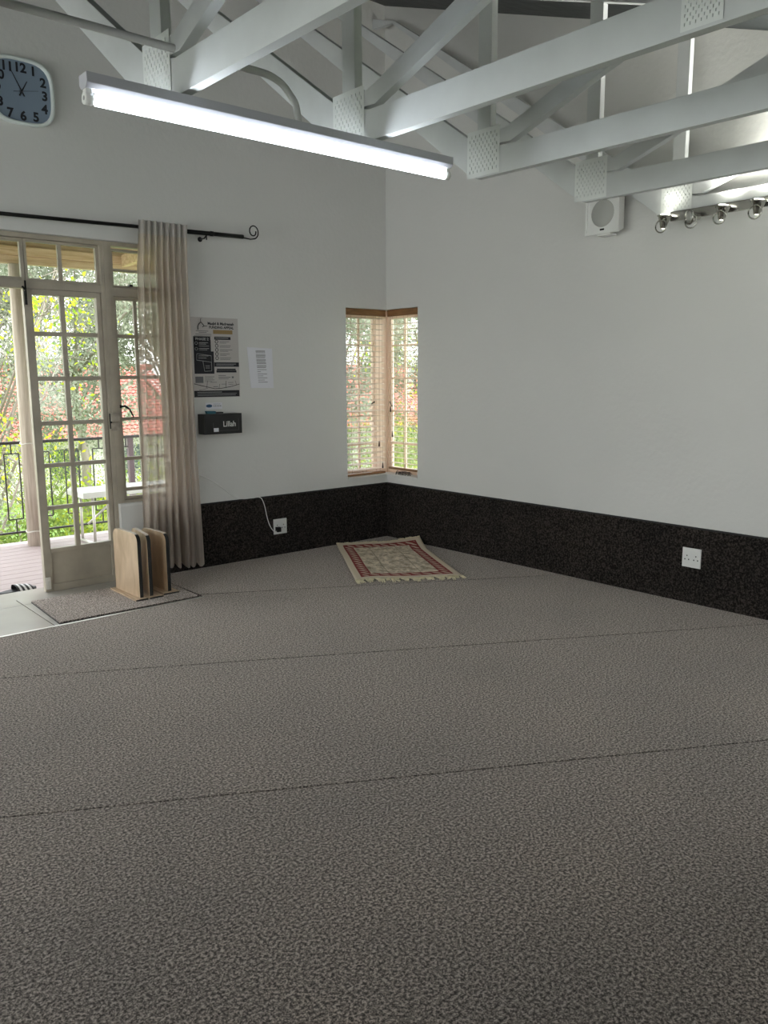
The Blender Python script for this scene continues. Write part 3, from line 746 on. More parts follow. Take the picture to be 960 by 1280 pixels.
MB().prism([(-1.755+.026*math.cos(a*PI/8), -.002, 1.222+.012*math.sin(a*PI/8)) for a in range(16)], (0, -.0008, 0)).build('blue_oval', M['blue'], st)
k = MB()
for i in range(5): k.box(-1.718+i*.014, -.0028, 1.217, -1.711+i*.014, -.002, 1.225)
k.box(-1.72, -.0028, 1.234, -1.66, -.002, 1.236); tag(k.build('small_print', M['inkgrey'], st), kind='stuff')

# ------------------------------------------------------------------ sockets and cable
def socket(label, P, N):
    """P(u,v,t): u across, v up, t out of the wall; plate half 0.06"""
    r = thing('wall_socket', label, 'socket', P(0, 0, 0), None)
    def bx(u0, v0, u1, v1, t0, t1, mb=None):
        mb = mb or MB(); a, c = P(u0, v0, t0), P(u1, v1, t1); mb.box(*a, *c); return mb
    bx(-.062, -.062, .062, .062, 0, .009).build('face_plate', M['plastic'], r, bevel=.0025)
    for s_ in (-1, 1):
        h = MB()
        for u, v in ((0, .012), (-.013, -.012), (.013, -.012)):
            u += s_*.030; bx(u-.0035, v-.004, u+.0035, v+.004, .0088, .0094, h)
        h.build('socket_holes', M['darkhole'], r)
        bx(s_*.014-.008, .018, s_*.014+.008, .034, .009, .0125).build('switch', M['plastic'], r, bevel=.002)
    return r
socket('white double wall socket with a black plug on the left dado', lambda u, v, t: (-1.162+u, -.009-t, .235+v), None)
socket('white double wall socket on the right dado, nothing plugged in', lambda u, v, t: (-.009-t, -2.961-u, .295+v), None)
pg = thing('power_lead', 'thin white power lead running from behind the curtain down to the socket', 'cable', (-1.2, -.02, .2))
pts = [(-1.93, -.008, .745), (-1.854, -.006, .709), (-1.76, -.006, .660), (-1.669, -.006, .595), (-1.59, -.006, .530), (-1.511, -.012, .497), (-1.42, -.016, .494), (-1.344, -.016, .490), (-1.31, -.018, .43), (-1.285, -.018, .32), (-1.262, -.02, .25), (-1.235, -.03, .205), (-1.215, -.035, .20), (-1.205, -.035, .212)]
def smooth_pts(p, k=5):
    out = []; p = [Vector(q) for q in p]
    for i in range(len(p)-1):
        a, b_, c, d = p[max(i-1, 0)], p[i], p[i+1], p[min(i+2, len(p)-1)]
        for j in range(k):
            t = j/k; out.append(.5*((2*b_)+(c-a)*t+(2*a-5*b_+4*c-d)*t*t+(3*b_-a-3*c+d)*t**3))
    return out+[p[-1]]
MB().tube(smooth_pts(pts), .0032, 8).build('lead', M['plastic'], pg)
MB().box(-1.212, -.055, .196, -1.178, -.018, .236).build('plug', M['boxblack'], pg, bevel=.004)

# ------------------------------------------------------------------ trusses
TXS = [-5.0, -4.2, -3.405, -2.589, -1.80, -.97, -.12]
wordpos = {-3.405: 'white timber roof truss nearest the clock, over the left end of the tube light',
           -2.589: 'white timber roof truss over the right end of the tube light',
           -1.80: 'white roof truss between the tube light and the speaker, third from the left',
           -.97: 'white roof truss passing just over the wall speaker',
           -.12: 'white roof truss against the right wall, behind the spotlight bar'}
def rk(y): return 2.54+(-2.69-y)*-.737      # upper edge of the raking chord
T2 = .019
def plate_mesh(y0, y1, z0, z1, ny, nz):
    b = MB(); dy, dz = (y1-y0)/ny, (z1-z0)/nz; T_ = .0025
    V = {}
    def v(y, z, x):
        k_ = (round(y, 5), round(z, 5), x)
        if k_ not in V: V[k_] = len(b.v); b.v.append((x, y, z))
        return V[k_]
    for i in range(ny):
        for j in range(nz):
            a0, a1, c0, c1 = y0+i*dy, y0+(i+1)*dy, z0+j*dz, z0+(j+1)*dz
            if 0 < i < ny-1 and 0 < j < nz-1 and (i+j) % 2 == 0:
                # a cell with a slot: frame of four quads round the hole
                h0, h1, g0, g1 = a0+dy*.30, a1-dy*.30, c0+dz*.14, c1-dz*.14
                A = [v(a0, c0, 0), v(a1, c0, 0), v(a1, c1, 0), v(a0, c1, 0)]; B = [v(h0, g0, 0), v(h1, g0, 0), v(h1, g1, 0), v(h0, g1, 0)]
                Cc = [v(h0, g0, T_), v(h1, g0, T_), v(h1, g1, T_), v(h0, g1, T_)]
                for q in range(4): b.face(A[q], A[(q+1) % 4], B[(q+1) % 4], B[q]); b.face(B[q], B[(q+1) % 4], Cc[(q+1) % 4], Cc[q])
            else: b.face(v(a0, c0, 0), v(a1, c0, 0), v(a1, c1, 0), v(a0, c1, 0))
    return b.mesh('nail_plate', M['plate'])
PLATE = plate_mesh(-.1, .1, -.102, .102, 17, 12)
PLATE2 = plate_mesh(-.06, .06, -.05, .05, 15, 9)
def xprism(x, pts, w=.038): return MB().prism([(x-w/2, y, z) for y, z in pts], (w, 0, 0))
for i, x in enumerate(TXS):
    lab = wordpos.get(x, 'white roof truss overhead, beyond the left edge of the picture' if x > -4.5 else 'white roof truss directly above the camera')
    t = thing('roof_truss', lab, 'truss', (x, -2.9, 2.34), 'white timber roof trusses')
    # flat bottom chord, mitred to the raking chord at the low joint
    yj = -2.755
    xprism(x, [(-6.0, 2.335), (yj-.02, 2.348), (yj+.0, 2.348), (yj+.0, 2.50), (-2.93, 2.462), (-6.0, 2.455)]).build('bottom_chord', M['white_wood'], t, bevel=.003)
    yt = -.24
    low = lambda y: rk(y)-.155
    xprism(x, [(yj, 2.348), (yj+.07, low(yj+.07)), (yt, low(yt)), (-.004, low(-.20)), (-.004, roofz(0)-.135), (-.28, roofz(-.28)-.135), (yj, 2.50)]).build('raking_chord', M['white_wood'], t, bevel=.003)
    if x < -.5: xprism(x, [(-6.0, roofz(-6)-.004-.125), (-.004, roofz(0)-.131), (-.004, roofz(0)-.004), (-6.0, roofz(-6)-.004)]).build('top_chord', M['white_wood'], t, bevel=.003)
    xprism(x, [(-2.84, 2.475), (-2.76, 2.501), (-2.76, roofz(-2.76)-(.131 if x < -.5 else .004)), (-2.84, roofz(-2.84)-(.131 if x < -.5 else .004))]).build('post', M['white_wood'], t, bevel=.003)
    ye = -4.05
    zc = lambda y: 2.475+(-2.93-y)*.335
    xprism(x, [(-2.96, zc(-2.96)-.01), (-2.84, 2.482), (-2.842, 2.53), (-2.93, 2.54), (-3.95, roofz(-3.95)-.132), (-4.083, roofz(-4.083)-.132)]).build('web', M['white_wood'], t, bevel=.003)
    o = bpy.data.objects.new('nail_plate', PLATE); COL.objects.link(o); o.location = (x-.0218, -2.80, 2.456); attach(o, t)
    if x == -2.589:
        o = bpy.data.objects.new('nail_plate', PLATE2); COL.objects.link(o); o.location = (x-.0218, -4.30, 2.40); attach(o, t)
TX_ = TXS

# ------------------------------------------------------------------ fluorescent fittings and conduit
def tube_light(x0, y, label):
    x1 = x0+1.53
    r = thing('tube_light', label, 'light fitting', ((x0+x1)/2, y, 2.335), 'fluorescent fittings under the trusses')
    MB().prism([(x0, y-.03, 2.334), (x0, y-.03, 2.305), (x0, y-.018, 2.292), (x0, y+.018, 2.292), (x0, y+.03, 2.305), (x0, y+.03, 2.334)], (x1-x0, 0, 0)).build('batten', M['batten'], r, bevel=.002)
    MB().tube([(x0+.035, y, 2.266), (x1-.035, y, 2.266)], .0165, 16).build('tube', M['tube'], r)
    for xe in (x0+.012, x1-.012):
        h = MB().tube([(xe-.012, y, 2.266), (xe+.012, y, 2.266)], .018, 12); h.box(xe-.009, y-.012, 2.27, xe+.009, y+.012, 2.293)
        h.build('lamp_holder', M['plastic'], r)
        MB().tube([(xe-.0125, y, 2.266), (xe+.0125, y, 2.266)], .007, 8).build('pin_socket', M['greyplastic'], r)
    return r
tube_light(-3.748, -2.97, 'lit white fluorescent tube light hanging below the trusses')
tube_light(-6.9, -2.97, 'added tube light, unseen on the left of the camera')  # unseen fitting added to brighten the room
pts = [(-7.9, -2.925, 2.490), (-3.12, -2.925, 2.490), (-3.06, -2.925, 2.487), (-3.01, -2.928, 2.468), (-2.98, -2.935, 2.435), (-2.968, -2.95, 2.40), (-2.968, -2.965, 2.334)]
tag(MB().tube(pts[:1]+smooth_pts(pts[1:], 5), .0125, 12).build('conduit', M['conduit']), 'white conduit pipe running over the tube light and bending down to it', 'pipe')

# ------------------------------------------------------------------ speaker
sk = thing('wall_speaker', 'small white box speaker with round grey grille high on the right wall', 'speaker', (0, -2.268, 2.33))
y0, y1, z0, z1 = -2.405, -2.150, 2.335, 2.60
xf = -.125
b = MB()
b.add([(-.03, y0+.03, z0+.03), (-.03, y1-.03, z0+.03), (-.03, y1-.03, z1-.03), (-.03, y0+.03, z1-.03),
       (xf, y0, z0), (xf, y1, z0), (xf, y1, z1), (xf, y0, z1)], [(0, 1, 2, 3), (7, 6, 5, 4), (0, 4, 5, 1), (1, 5, 6, 2), (2, 6, 7, 3), (3, 7, 4, 0)])
b.build('cabinet', M['plastic'], sk, bevel=.006)
cf = MB()
for a in ((y0, z0, y0+.014, z1), (y1-.014, z0, y1, z1), (y0+.014, z0, y1-.014, z0+.014), (y0+.014, z1-.014, y1-.014, z1)): cf.box(xf-.010, a[0], a[1], xf, a[2], a[3])
cf.build('front_rim', M['plastic'], sk, bevel=.002)
MB().lathe([(0, .018), (.03, .017), (.06, .012), (.083, .003), (.085, 0)], (xf-.001, -2.277, 2.462), (-1, 0, 0), 28).build('grille', M['speakergrille'], sk)
MB().box(xf-.004, -2.292, 2.357, xf, -2.262, 2.367).build('badge', M['darkhole'], sk)
MB().box(-.04, -2.32, 2.44, 0, -2.24, 2.50).build('bracket', M['greyplastic'], sk)
MB().box(-.11, -2.33, 2.327, -.04, -2.23, 2.336).build('foot', M['plastic'], sk)

# ------------------------------------------------------------------ spotlight bar
sb = thing('spotlight_bar', 'chrome bar of small spotlights at the foot of the last truss by the right wall', 'spotlight', (-.17, -3.1, 2.36))
XB = -.150
MB().box(XB-.014, -4.15, 2.338, XB+.006, -2.78, 2.392).build('bar', M['chrome'], sb, bevel=.004)
for y, lit in ((-2.765, 1), (-2.955, 0), (-3.125, 1), (-3.325, 1), (-3.53, 1), (-3.80, 1), (-4.05, 1)):
    c = Vector((XB-.055, y, 2.335))
    d = Vector((.0, -.12, 1)).normalized() if lit else Vector((-.9, .5, -.1)).normalized()
    hd = MB(); hd.lathe([(.014, -.04), (.018, -.035), (.024, -.01), (.038, .024), (.043, .026), (.043, .034), (.036, .034)], c, d, 18)
    hd.tube([tuple(c-d*.03), (XB-.02, y-.012, 2.345), (XB, y, 2.36)], .005, 8)
    s_ = hd.build('spot_head', M['chrome'], sb)
    gr = MB(); e1 = d.orthogonal().normalized(); e2 = d.cross(e1)
    gr.tube([tuple(c+Vector((-.03, 0, -.03))+(Vector((0, math.cos(a*PI/8), 0))+Vector((0, 0, math.sin(a*PI/8))))*.036) for a in range(17)], .0042, 6)
    gr.build('swivel_ring', M['chrome'], s_)
    MB().lathe([(0, .044), (.022, .041), (.034, .033), (.036, .022)], c, d, 16).build('bulb', M['bulb'] if lit else M['bulboff'], s_)
    if lit:
        ld = bpy.data.lights.new('spot_beam', 'SPOT'); ld.energy = .5 if y > -3.0 else (5 if y > -3.6 else 80); ld.spot_size = math.radians(165); ld.spot_blend = .9; ld.shadow_soft_size = .02; ld.color = (1, 1, .9)
        lo = bpy.data.objects.new('spot_beam', ld); COL.objects.link(lo); lo.location = c+d*.085
        lo.rotation_euler = d.to_track_quat('-Z', 'Y').to_euler()

# ------------------------------------------------------------------ rug
rg = thing('prayer_rug', 'worn cream rug with red border and fringed ends in the corner', 'rug', (-.6, -.8, 0))
BL, BR, TL, TR = Vector((-1.249, -1.096, 0)), Vector((-.592, -1.520, 0)), Vector((-.600, -.028, 0)), Vector((-.030, -.462, 0))
rr = random.Random(5)
def rugp(u, v):
    p = (BL*(1-u)+BR*u)*(1-v)+(TL*(1-u)+TR*u)*v
    z = .010+.0035*math.sin(u*9+v*4)+.004*math.sin(v*11+1)*(.5+.5*math.sin(u*5))
    z += .045*max(0, u-.55)/.45*max(0, v-.80)/.2 + .012*max(0, v-.9)/.1
    if u < .08: z *= .8
    return Vector((p.x, p.y, z))
NU, NV = 40, 60
mb = MB(); mb.smooth = True; uvs = []
for j in range(NV+1):
    for i in range(NU+1): mb.v.append(tuple(rugp(i/NU, j/NV))); uvs.append((i/NU, j/NV))
n0 = len(mb.v)
for j in range(NV+1):
    for i in range(NU+1): p = rugp(i/NU, j/NV); mb.v.append((p.x, p.y, p.z-.006)); uvs.append((i/NU, j/NV))
for j in range(NV):
    for i in range(NU):
        a = j*(NU+1)+i; mb.face(a, a+1, a+NU+2, a+NU+1); a += n0; mb.face(a, a+NU+1, a+NU+2, a+1)
for j in range(NV):
    a = j*(NU+1); mb.face(a, a+NU+1, a+NU+1+n0, a+n0); a += NU; mb.face(a, a+n0, a+n0+NU+1, a+NU+1)
for i in range(NU):
    mb.face(i, i+n0, i+1+n0, i+1); a = NV*(NU+1)+i; mb.face(a, a+1, a+1+n0, a+n0)
ro = mb.build('pile', M['rug'], rg)
ul = ro.data.uv_layers.new(name='UVMap')
for lp in ro.data.loops: ul.data[lp.index].uv = uvs[lp.vertex_index]
for end in (0, 1):
    f = MB()
    for k in range(170):
        u = (k+.5)/170; p = rugp(u, end); dirn = (BL-TL).normalized()*(1 if end == 0 else -1)
        tuft = math.floor(k/5); clump = .9*math.sin(tuft*2.3); tl_ = 1+.45*math.sin(tuft*1.7+1)
        if end: L_ = .035+.015*math.sin(u*17)
        else: L_ = .062+.012*math.sin(u*23+1)
        L_ *= tl_
        side = (BR-BL).normalized()
        q = p+dirn*L_*.5+side*clump*.008+Vector((0, 0, -.002)); w_ = p+dirn*L_*(1+rr.uniform(-.15, .15))+side*(clump*.022+rr.uniform(-.006, .006))
        w_.z = max(.004, min(p.z, .006)) if not (end and u > .6) else p.z*.9; q.z = max(.006, q.z)
        w_.y = min(w_.y, -.014); w_.x = min(w_.x, -.014)
        f.tube([tuple(p-dirn*.004-Vector((0, 0, .002))), tuple(q), tuple(w_)], [.0045, .0045, .003], 4)
    tag(f.build('fringe', M['fringe'], rg), kind='stuff')

# ------------------------------------------------------------------ three wooden boards on feet
def board(xc, ya, yb, xf0, xf1, h, lean, label, w0=0):
    r = thing('wooden_divider', label, 'book stand', (xc, (ya+yb)/2, .0105), 'wooden dividers on the loose mat')
    b = MB(); rad = .055; n = 7
    zb, zt = .020, h
    pr_ = [(ya, zb), (yb, zb)]
    for k in range(n+1): a = k/n*PI/2; pr_.append((yb-rad+rad*math.cos(a), zt-rad+rad*math.sin(a)))
    for k in range(n+1): a = PI/2+k/n*PI/2; pr_.append((ya+rad+rad*math.cos(a), zt-rad+rad*math.sin(a)))
    T_ = .024
    def P(y, z, t): return (xc+t+lean*(y-ya), y, z)
    vs = [P(y, z, -T_/2) for y, z in pr_]; N_ = len(vs); ws = [P(y, z, T_/2) for y, z in pr_]
    b.add(vs, [tuple(range(N_))]); b.add(ws, [tuple(range(N_-1, -1, -1))])
    b.build('board', M['oak'], r)
    for nm, sel, mm in (('edge_banding', lambda q: vs[q][1] < ya+rad*.75, M['black']), ('pale_edge', lambda q: vs[q][1] >= ya+rad*.75, M['oakedge'])):
        e = MB()
        for k in range(N_):
            q = (k+1) % N_
            if sel(k) and sel(q) or (nm == 'pale_edge' and (sel(k) or sel(q))): e.add([vs[k], vs[q], ws[q], ws[k]], [(3, 2, 1, 0)])
        e.build(nm, mm, r)
    MB().box(xf0, ya-.035, .0105, xf1, yb+.02, .0205).build('foot', M['oak'], r)
    MB().box(xf0+.001, ya-.036, .0105, xf1-.001, ya-.0352, .0195).build('foot_edge', M['black'], r)
    return r
board(-2.612, -.574, -.215, -2.668, -2.585, .440, -.03, 'oak-coloured upright board with rounded corners, leftmost of the three on the mat')
board(-2.545, -.575, -.205, -2.575, -2.478, .425, .15, 'oak-coloured upright board with rounded corners, middle of the three on the mat')
board(-2.402, -.545, -.205, -2.462, -2.350, .415, -.055, 'oak-coloured upright board with rounded corners, nearest the curtain')

# ------------------------------------------------------------------ outside: deck, pole, railing, veranda roof
DZ = -.04
dk = thing('timber_deck', 'pinkish composite plank deck outside the glazed door', 'deck', (-3, 1.1, DZ))
y = WT+.025
while y < 2.12:
    MB().box(-7.5, y, DZ-.025, .85, y+.134, DZ).build('plank', M['deck'], dk, bevel=.002); y += .140
MB().box(-7.5, WT+.03, DZ-.2, .85, y-.02, DZ-.027).build('joist_frame', M['deckgap'], dk)
YR = 2.06
pl_ = thing('veranda_pole', 'round weathered timber pole holding up the veranda roof', 'pole', (-2.462, 1.95, DZ))
MB().tube([(-2.462, 1.95, DZ), (-2.464, 1.95, 1.2), (-2.466, 1.95, 2.385)], [.080, .070, .062], 20).build('trunk', M['pole'], pl_)
k = MB()
for z, r_ in ((.868, .0745), (.09, .081)):
    k.tube([(-2.462+r_*1.04*math.cos(a*PI/10), 1.95+r_*1.04*math.sin(a*PI/10), z+.006*math.sin(a)) for a in range(21)], .006, 6)
k.build('rope_tie', M['rope'], pl_)
# second pole further left/right keeps the roof up
pr2 = thing('veranda_pole', 'veranda pole hidden to the right of the sheer curtain', 'pole', (.70, 1.95, DZ))
MB().tube([(.70, 1.95, DZ), (.70, 1.95, 2.385)], [.08, .062], 16).build('trunk', M['pole'], pr2)
vr = thing('veranda_roof', 'pine framed corrugated roof over the deck', 'roof', (-2.5, 1.2, 2.4))
MB().box(-7.5, 1.930, 2.388, .9, 1.985, 2.452).build('beam', M['pine'], vr, bevel=.003)
MB().box(-7.5, 1.905, 2.455, .9, 1.985, 2.528).build('beam', M['pine2'], vr, bevel=.003)
MB().box(-7.5, 1.945, 2.531, .9, 1.985, 2.600).build('purlin', M['pine'], vr, bevel=.003)
MB().box(-7.5, .22, 2.665, .9, .27, 2.783).build('purlin', M['pine'], vr, bevel=.003)
MB().box(-7.5, 1.05, 2.62, .9, 1.10, 2.69).build('purlin', M['pine'], vr, bevel=.003)
for xr in (-4.55, -3.05, -1.55, 0):
    MB().prism([(xr, .22, 2.53), (xr, 1.90, 2.43), (xr, 1.90, 2.53), (xr, .22, 2.66)], (.05, 0, 0)).build('rafter', M['pine2'], vr)
c = MB(); c.smooth = True; nx = 8*13*6
for i in range(nx+1):
    x = -7.6+8.6*i/nx; w = .010*math.sin(i/6*2*PI)
    c.v += [(x, .21, 2.797+w), (x, 2.35, 2.570+w)]
for i in range(nx): c.face(2*i, 2*i+1, 2*i+3, 2*i+2)
c.build('corrugated_sheet', M['corrugated'], vr)

rl = thing('deck_railing', 'black iron railing with rectangular pattern at the deck edge', 'railing', (-2.5, YR, DZ))
MB().box(-7.5, YR-.02, .858, .85, YR+.02, .882).build('top_rail', M['iron'], rl)
MB().box(-7.5, YR-.012, .062, .85, YR+.012, .078).build('bottom_rail', M['iron'], rl)
for xp in (-5.9, -3.7, -1.50, .82):
    MB().box(xp-.024, YR-.024, DZ, xp+.024, YR+.024, .858).build('post', M['ironpost'], rl)
pn = MB(); w = .125
# repeating pattern: tall rectangles joined by short stubs
pitch = .262; x0 = -2.655-pitch*17
k_ = 0
x = x0
while x < .6:
    for xa in (x, x+w): pn.box(xa-.005, YR-.005, .19, xa+.005, YR+.005, .775)
    pn.box(x, YR-.005, .770, x+w, YR+.005, .780).box(x, YR-.005, .185, x+w, YR+.005, .195)
    pn.box(x+w/2-.005, YR-.005, .78, x+w/2+.005, YR+.005, .858).box(x+w/2-.005, YR-.005, .078, x+w/2+.005, YR+.005, .185)
    o = pn.build('baluster_panel', M['iron'], rl); pn = MB(); x += pitch

bn = thing('plastic_bench', 'white plastic folding bench standing on the deck by the railing', 'bench', (-1.7, 1.68, DZ))
MB().box(-2.20, 1.47, .395, -.95, 1.86, .45).build('seat', M['plastic'], bn, bevel=.012)
for xl in (-2.10, -1.05):
    L_ = MB()
    for yl in (1.52, 1.82): L_.tube([(xl, yl, DZ+.012), (xl, yl, .395)], .013, 8)
    L_.tube([(xl, 1.46, DZ+.014), (xl, 1.86, DZ+.014)], .014, 8)
    L_.build('leg_frame', M['greyplastic'] if 0 else M['alu'], bn)
    s_ = 1 if xl < -1.5 else -1
    MB().tube([(xl, 1.67, .14), (xl+.33*s_, 1.67, .395)], .010, 8).build('brace', M['alu'], bn)

def sandal(cx, cy, ang, label):
    r = thing('slide_sandal', label, 'sandal', (cx, cy, DZ), 'slide sandals on the deck')
    R_ = Matrix.Rotation(ang, 3, 'Z'); c = Vector((cx, cy, DZ))
    def T_(p): return tuple(c+R_ @ Vector(p))
    out = []; n = 28
    for k in range(n):
        t = 2*PI*k/n; x = .135*math.cos(t); w = .046+.008*math.cos(t); out.append((x, w*math.sin(t)*(1 if abs(math.sin(t)) < 2 else 1)))
    m = MB(); m.prism([T_((x, y, .001)) for x, y in out], (0, 0, .024)); m.build('sole', M['sandal'], r, bevel=.004)
    # strap: arch with three white stripes
    def arch(u0, u1, off, nm, mm):
        a = MB(); a.smooth = True; K = 14; J = 2
        for j in range(J+1):
            u = u0+(u1-u0)*j/J
            for k in range(K+1):
                t = PI*k/K; wid = .053+off; a.v.append(T_((u-.012*math.sin(t), wid*math.cos(t), .012+(.050-(u-.0)*.15+off)*math.sin(t))))
        for j in range(J):
            for k in range(K): q = j*(K+1)+k; a.face(q, q+1, q+K+2, q+K+1)
        return a.build(nm, mm, r)
    arch(-.015, .100, 0, 'strap', M['sandal'])
    for q in range(3): arch(.000+q*.034, .016+q*.034, .0015, 'stripe', M['stripe'])
    return r
sandal(-3.120, .330, math.radians(10), 'black slide sandal with white stripes on the deck outside the door')
sandal(-3.385, .31, math.radians(-24), 'second striped slide sandal, cut off by the left edge of the picture')

# ------------------------------------------------------------------ garden, house, trees
GZ = -3.0
struct(MB().box(-40, 2.6, GZ-.3, 60, 60, GZ).box(.8, -30, GZ-.3, 60, 2.6, GZ).build('ground', M['grass']))
def house(ox, oy, wx, wy, zw, zr, label, axis='x'):
    r = thing('tiled_house', label, 'house', (ox+wx/2, oy+wy/2, GZ))
    MB().box(ox, oy, GZ, ox+wx, oy+wy, zw).build('wall', M['house'], r)
    e = .5
    if axis == 'x':
        ym = oy+wy/2
        for s_, ya in ((-1, oy-e), (1, oy+wy+e)):
            rows = 22; b = MB()
            for q in range(rows):
                t0, t1 = q/rows, (q+1)/rows
                y_0, y_1 = ya+(ym-ya)*t0, ya+(ym-ya)*t1; z_0, z_1 = zw-.15+(zr-zw+.15)*t0, zw-.15+(zr-zw+.15)*t1
                nn = int((wx+2*e)/.22)
                for c_ in range(nn):
                    xa = ox-e+c_*.22; b.add([(xa, y_0, z_0+.04), (xa+.11, y_0, z_0+.08), (xa+.21, y_0, z_0+.04), (xa+.21, y_1, z_1+.0), (xa+.11, y_1, z_1+.04), (xa, y_1, z_1+.0)], [(0, 1, 4, 5), (1, 2, 3, 4), (0, 5, 3, 2)])
            tag(b.build('roof_tiles', M['rooft'], r), kind='stuff')
        MB().tube([(ox-e, ym, zr+.05), (ox+wx+e, ym, zr+.05)], .14, 8).build('ridge', M['rooft'], r)
        MB().prism([(ox, oy, zw), (ox, oy+wy, zw), (ox, ym, zr-.1)], (wx, 0, 0)).build('gable', M['house'], r)
    n = int(wx/2.5)
    for q in range(n):
        xa = ox+.8+q*2.5; MB().box(xa, oy-.03, zw-1.6, xa+1.1, oy+.02, zw-.5).build('window', M['housewin'], r)
    n = int(wy/3)
    for q in range(n):
        ya = oy+1+q*3; MB().box(ox-.03, ya, zw-1.6, ox+.02, ya+1.1, zw-.5).build('window', M['housewin'], r)
    return r
house(-3, 25, 14, 9, -.7, 1.75, 'house with red tiled roof seen through the glazed door')
house(15, 22, 17, 9, -.7, 1.75, 'house with red tiled roof seen through the corner window')

def leaf_cloud(name, m, blobs, n, size, parent, rnd):
    b = MB(); vs = []; fs = []
    tot = sum(bl_[3]**2 for bl_ in blobs)
    for (cx, cy, cz, R_, fl) in blobs:
        cnt = int(n*R_**2/tot)
        for _ in range(cnt):
            th = rnd.uniform(0, 2*PI); ph = math.acos(rnd.uniform(-1, 1)); r = R_*rnd.uniform(.35, 1)**.6
            p = Vector((cx+r*math.sin(ph)*math.cos(th), cy+r*math.sin(ph)*math.sin(th), cz+fl*r*math.cos(ph)))
            d = Vector((rnd.gauss(0, 1), rnd.gauss(0, 1), rnd.gauss(0, .6))).normalized(); e = d.orthogonal().normalized(); e = Matrix.Rotation(rnd.uniform(0, 2*PI), 3, d) @ e
            s_ = size*rnd.uniform(.6, 1.3); q = d.cross(e)
            o = len(vs); vs += [tuple(p), tuple(p+e*s_*.5+q*s_*.28+d*s_*.08), tuple(p+e*s_), tuple(p+e*s_*.5-q*s_*.28+d*s_*.08)]; fs.append((o, o+1, o+2, o+3))
    b.add(vs, fs); return tag(b.build(name, m, parent), kind='stuff')

def tree(x, y, h, trunk_r, crown, m, n, size, label, seed, bare=False):
    rnd = random.Random(seed); r = thing('garden_tree', label, 'tree', (x, y, GZ), None)
    tb = MB(); top = h*.55
    tb.tube([(x, y, GZ), (x+.15, y, GZ+top*.5), (x-.1, y+.1, GZ+top)], [trunk_r, trunk_r*.8, trunk_r*.6], 10)
    blobs = []
    for k in range(16):
        a = k*2.4+rnd.uniform(-.4, .4); L_ = crown*rnd.uniform(.5, 1.0); z1_ = GZ+h*rnd.uniform(.45, 1.0); zs_ = GZ+top*rnd.uniform(.5, 1)
        p1 = (x+L_*.5*math.cos(a), y+L_*.5*math.sin(a), zs_*.5+z1_*.5+.1); p2 = (x+L_*math.cos(a), y+L_*math.sin(a), z1_)
        tb.tube([(x, y, zs_), p1, p2], [trunk_r*.35, trunk_r*.22, trunk_r*.07], 6)
        for q in range(5):
            dd = Vector((rnd.gauss(0, 1), rnd.gauss(0, 1), rnd.gauss(0, .6))).normalized()*crown*.38
            s0 = Vector(p1).lerp(Vector(p2), rnd.uniform(.2, 1)); tb.tube([tuple(s0), tuple(s0+dd*.5+Vector((0, 0, .1))), tuple(s0+dd)], [trunk_r*.1, trunk_r*.06, trunk_r*.03], 5)
            e_ = s0+dd*.8; blobs.append((e_.x, e_.y, e_.z, crown*rnd.uniform(.14, .26), .7))
    tb.build('trunk', M['bark'], r)
    leaf_cloud('foliage', m, blobs, n, size, r, rnd)
    return r
tree(-5.2, 6.6, 6.2, .09, 1.8, M['leaf_y'], 3400, .085, 'yellow-leaved tree close behind the railing, left of the round pole', 11)
tree(-1.2, 8.4, 6.4, .08, 1.9, M['leaf_y'], 1500, .085, 'thin yellow-green tree seen through the closed door leaf', 12)
tree(2.2, 13.5, 9, .13, 3.0, M['leaf_d'], 24000, .085, 'tall grey-green tree behind the yellow ones', 13)
tree(-3.2, 14.5, 9.5, .13, 3.2, M['leaf_d'], 26000, .085, 'tall grey-green tree at the far left of the garden', 14)
tree(8.0, 11.8, 7.8, .12, 2.5, M['leaf_d'], 20000, .085, 'grey-green tree seen through the left half of the corner window', 15)
tree(8.6, 6.8, 6.8, .12, 2.0, M['leaf_y'], 1800, .08, 'yellow-green tree seen through the right half of the corner window', 16)
tree(14.5, 13.8, 9, .16, 3, M['leaf_d'], 22000, .1, 'tall tree beyond the house at the corner window', 17)
tree(-.4, 12.2, 9, .11, 2.8, M['leaf_d'], 26000, .07, 'grey-green twiggy tree straight behind the closed door leaf', 21)
tree(5.4, 14.6, 9, .11, 2.8, M['leaf_d'], 22000, .08, 'grey-green twiggy tree seen past the sheer curtain', 22)
tree(3.0, 36, 16, .3, 6, M['leaf_d'], 26000, .2, 'large dull green tree behind the house seen through the door', 18)
tree(16, 37, 16, .3, 6, M['leaf_d'], 22000, .2, 'large dull green tree between the two tiled houses', 19)
tree(30, 34, 16, .3, 6, M['leaf_d'], 22000, .2, 'large dull green tree behind the house at the corner window', 20)
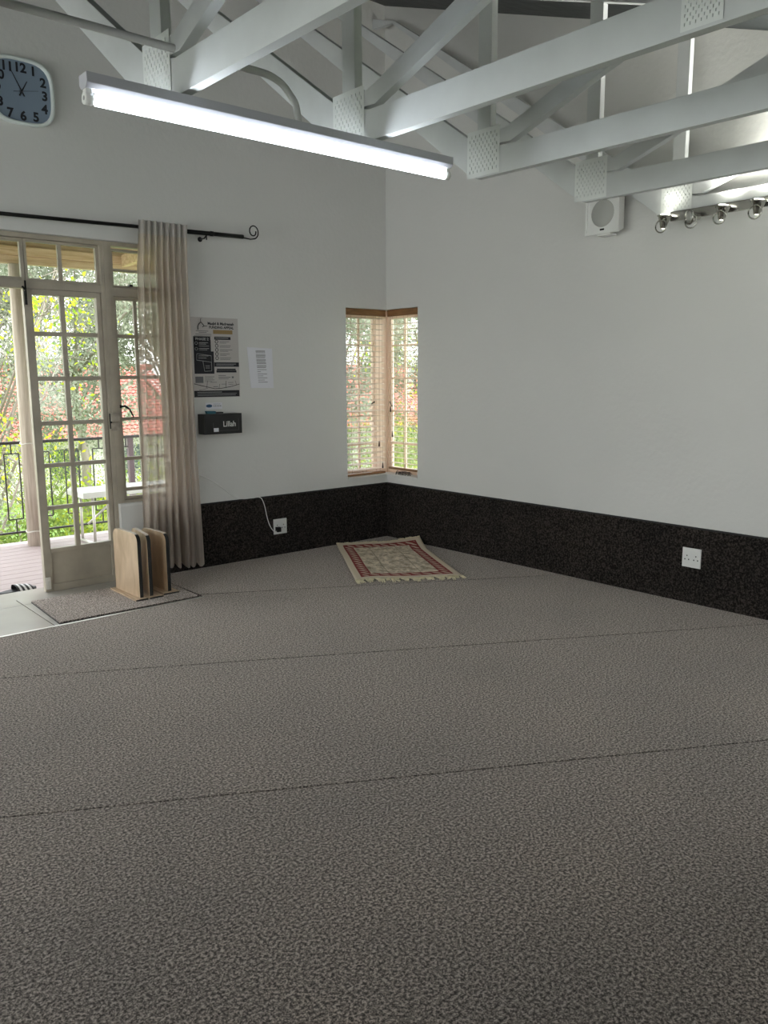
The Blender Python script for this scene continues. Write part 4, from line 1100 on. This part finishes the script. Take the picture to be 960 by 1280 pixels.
def shrub(x, y, R_, h, m, label, seed, n=9000, size=.06):
    rnd = random.Random(seed); r = thing('garden_shrub', label, 'shrub', (x, y, GZ), 'shrubs below the deck railing')
    st_ = MB()
    for k in range(9):
        a = k*.7; st_.tube([(x, y, GZ), (x+R_*.4*math.cos(a), y+R_*.4*math.sin(a), GZ+h*.5), (x+R_*.7*math.cos(a), y+R_*.7*math.sin(a), GZ+h*.85)], [.03, .02, .008], 5)
    st_.build('stems', M['bark'], r)
    blobs = [(x+rnd.uniform(-.5, .5)*R_, y+rnd.uniform(-.5, .5)*R_, GZ+h*rnd.uniform(.45, .85), R_*rnd.uniform(.4, .6), 1.0) for _ in range(12)]
    leaf_cloud('foliage', m, blobs, n, size, r, rnd)
sh = [(-4.9, 4.0, 1.5, 3.4, 'leaf_y', 'yellow shrub behind the railing at the far left'), (-3.3, 3.9, 1.3, 3.5, 'leaf_g', 'bright green shrub behind the railing beside the round pole'),
      (-2.0, 3.7, 1.3, 3.3, 'leaf_g', 'green shrub behind the railing seen through the closed door leaf'), (-.7, 4.1, 1.3, 3.4, 'leaf_y', 'yellow-green shrub behind the white bench'),
      (.6, 4.6, 1.5, 3.5, 'leaf_g', 'green shrub behind the railing seen through the side window'), (-2.6, 6.0, 1.9, 3.9, 'leaf_d', 'dull green shrub further down the garden'),
      (2.4, 7.2, 1.9, 3.8, 'leaf_d', 'dull green shrub in the middle of the garden'), (4.6, 4.9, 1.5, 2.9, 'leaf_g', 'green shrub low outside the corner window'),
      (5.6, 3.2, 1.5, 3.0, 'leaf_y', 'yellow-green shrub outside the right half of the corner window'), (8.6, 9.6, 2.0, 3.3, 'leaf_g', 'green shrub near the house at the corner window'),
      (-1.0, 20.5, 2.6, 2.3, 'leaf_d', 'dull bush in front of the first tiled house, left end'), (3.4, 20.5, 2.6, 2.3, 'leaf_g', 'green bush in front of the first tiled house, middle'), (7.6, 20.5, 2.6, 2.3, 'leaf_d', 'dull bush in front of the first tiled house, right end'),
      (13.6, 17.6, 2.6, 2.3, 'leaf_d', 'dull bush in front of the second tiled house, left end'), (17.6, 17.6, 2.6, 2.3, 'leaf_g', 'green bush in front of the second tiled house, right end'), (-6.6, 4.2, 1.5, 3.5, 'leaf_g', 'green shrub behind the railing outside the open leaf')]
for i, (x, y, R_, h, m, lab) in enumerate(sh): shrub(x, y, R_, h, M[m], lab, 50+i)
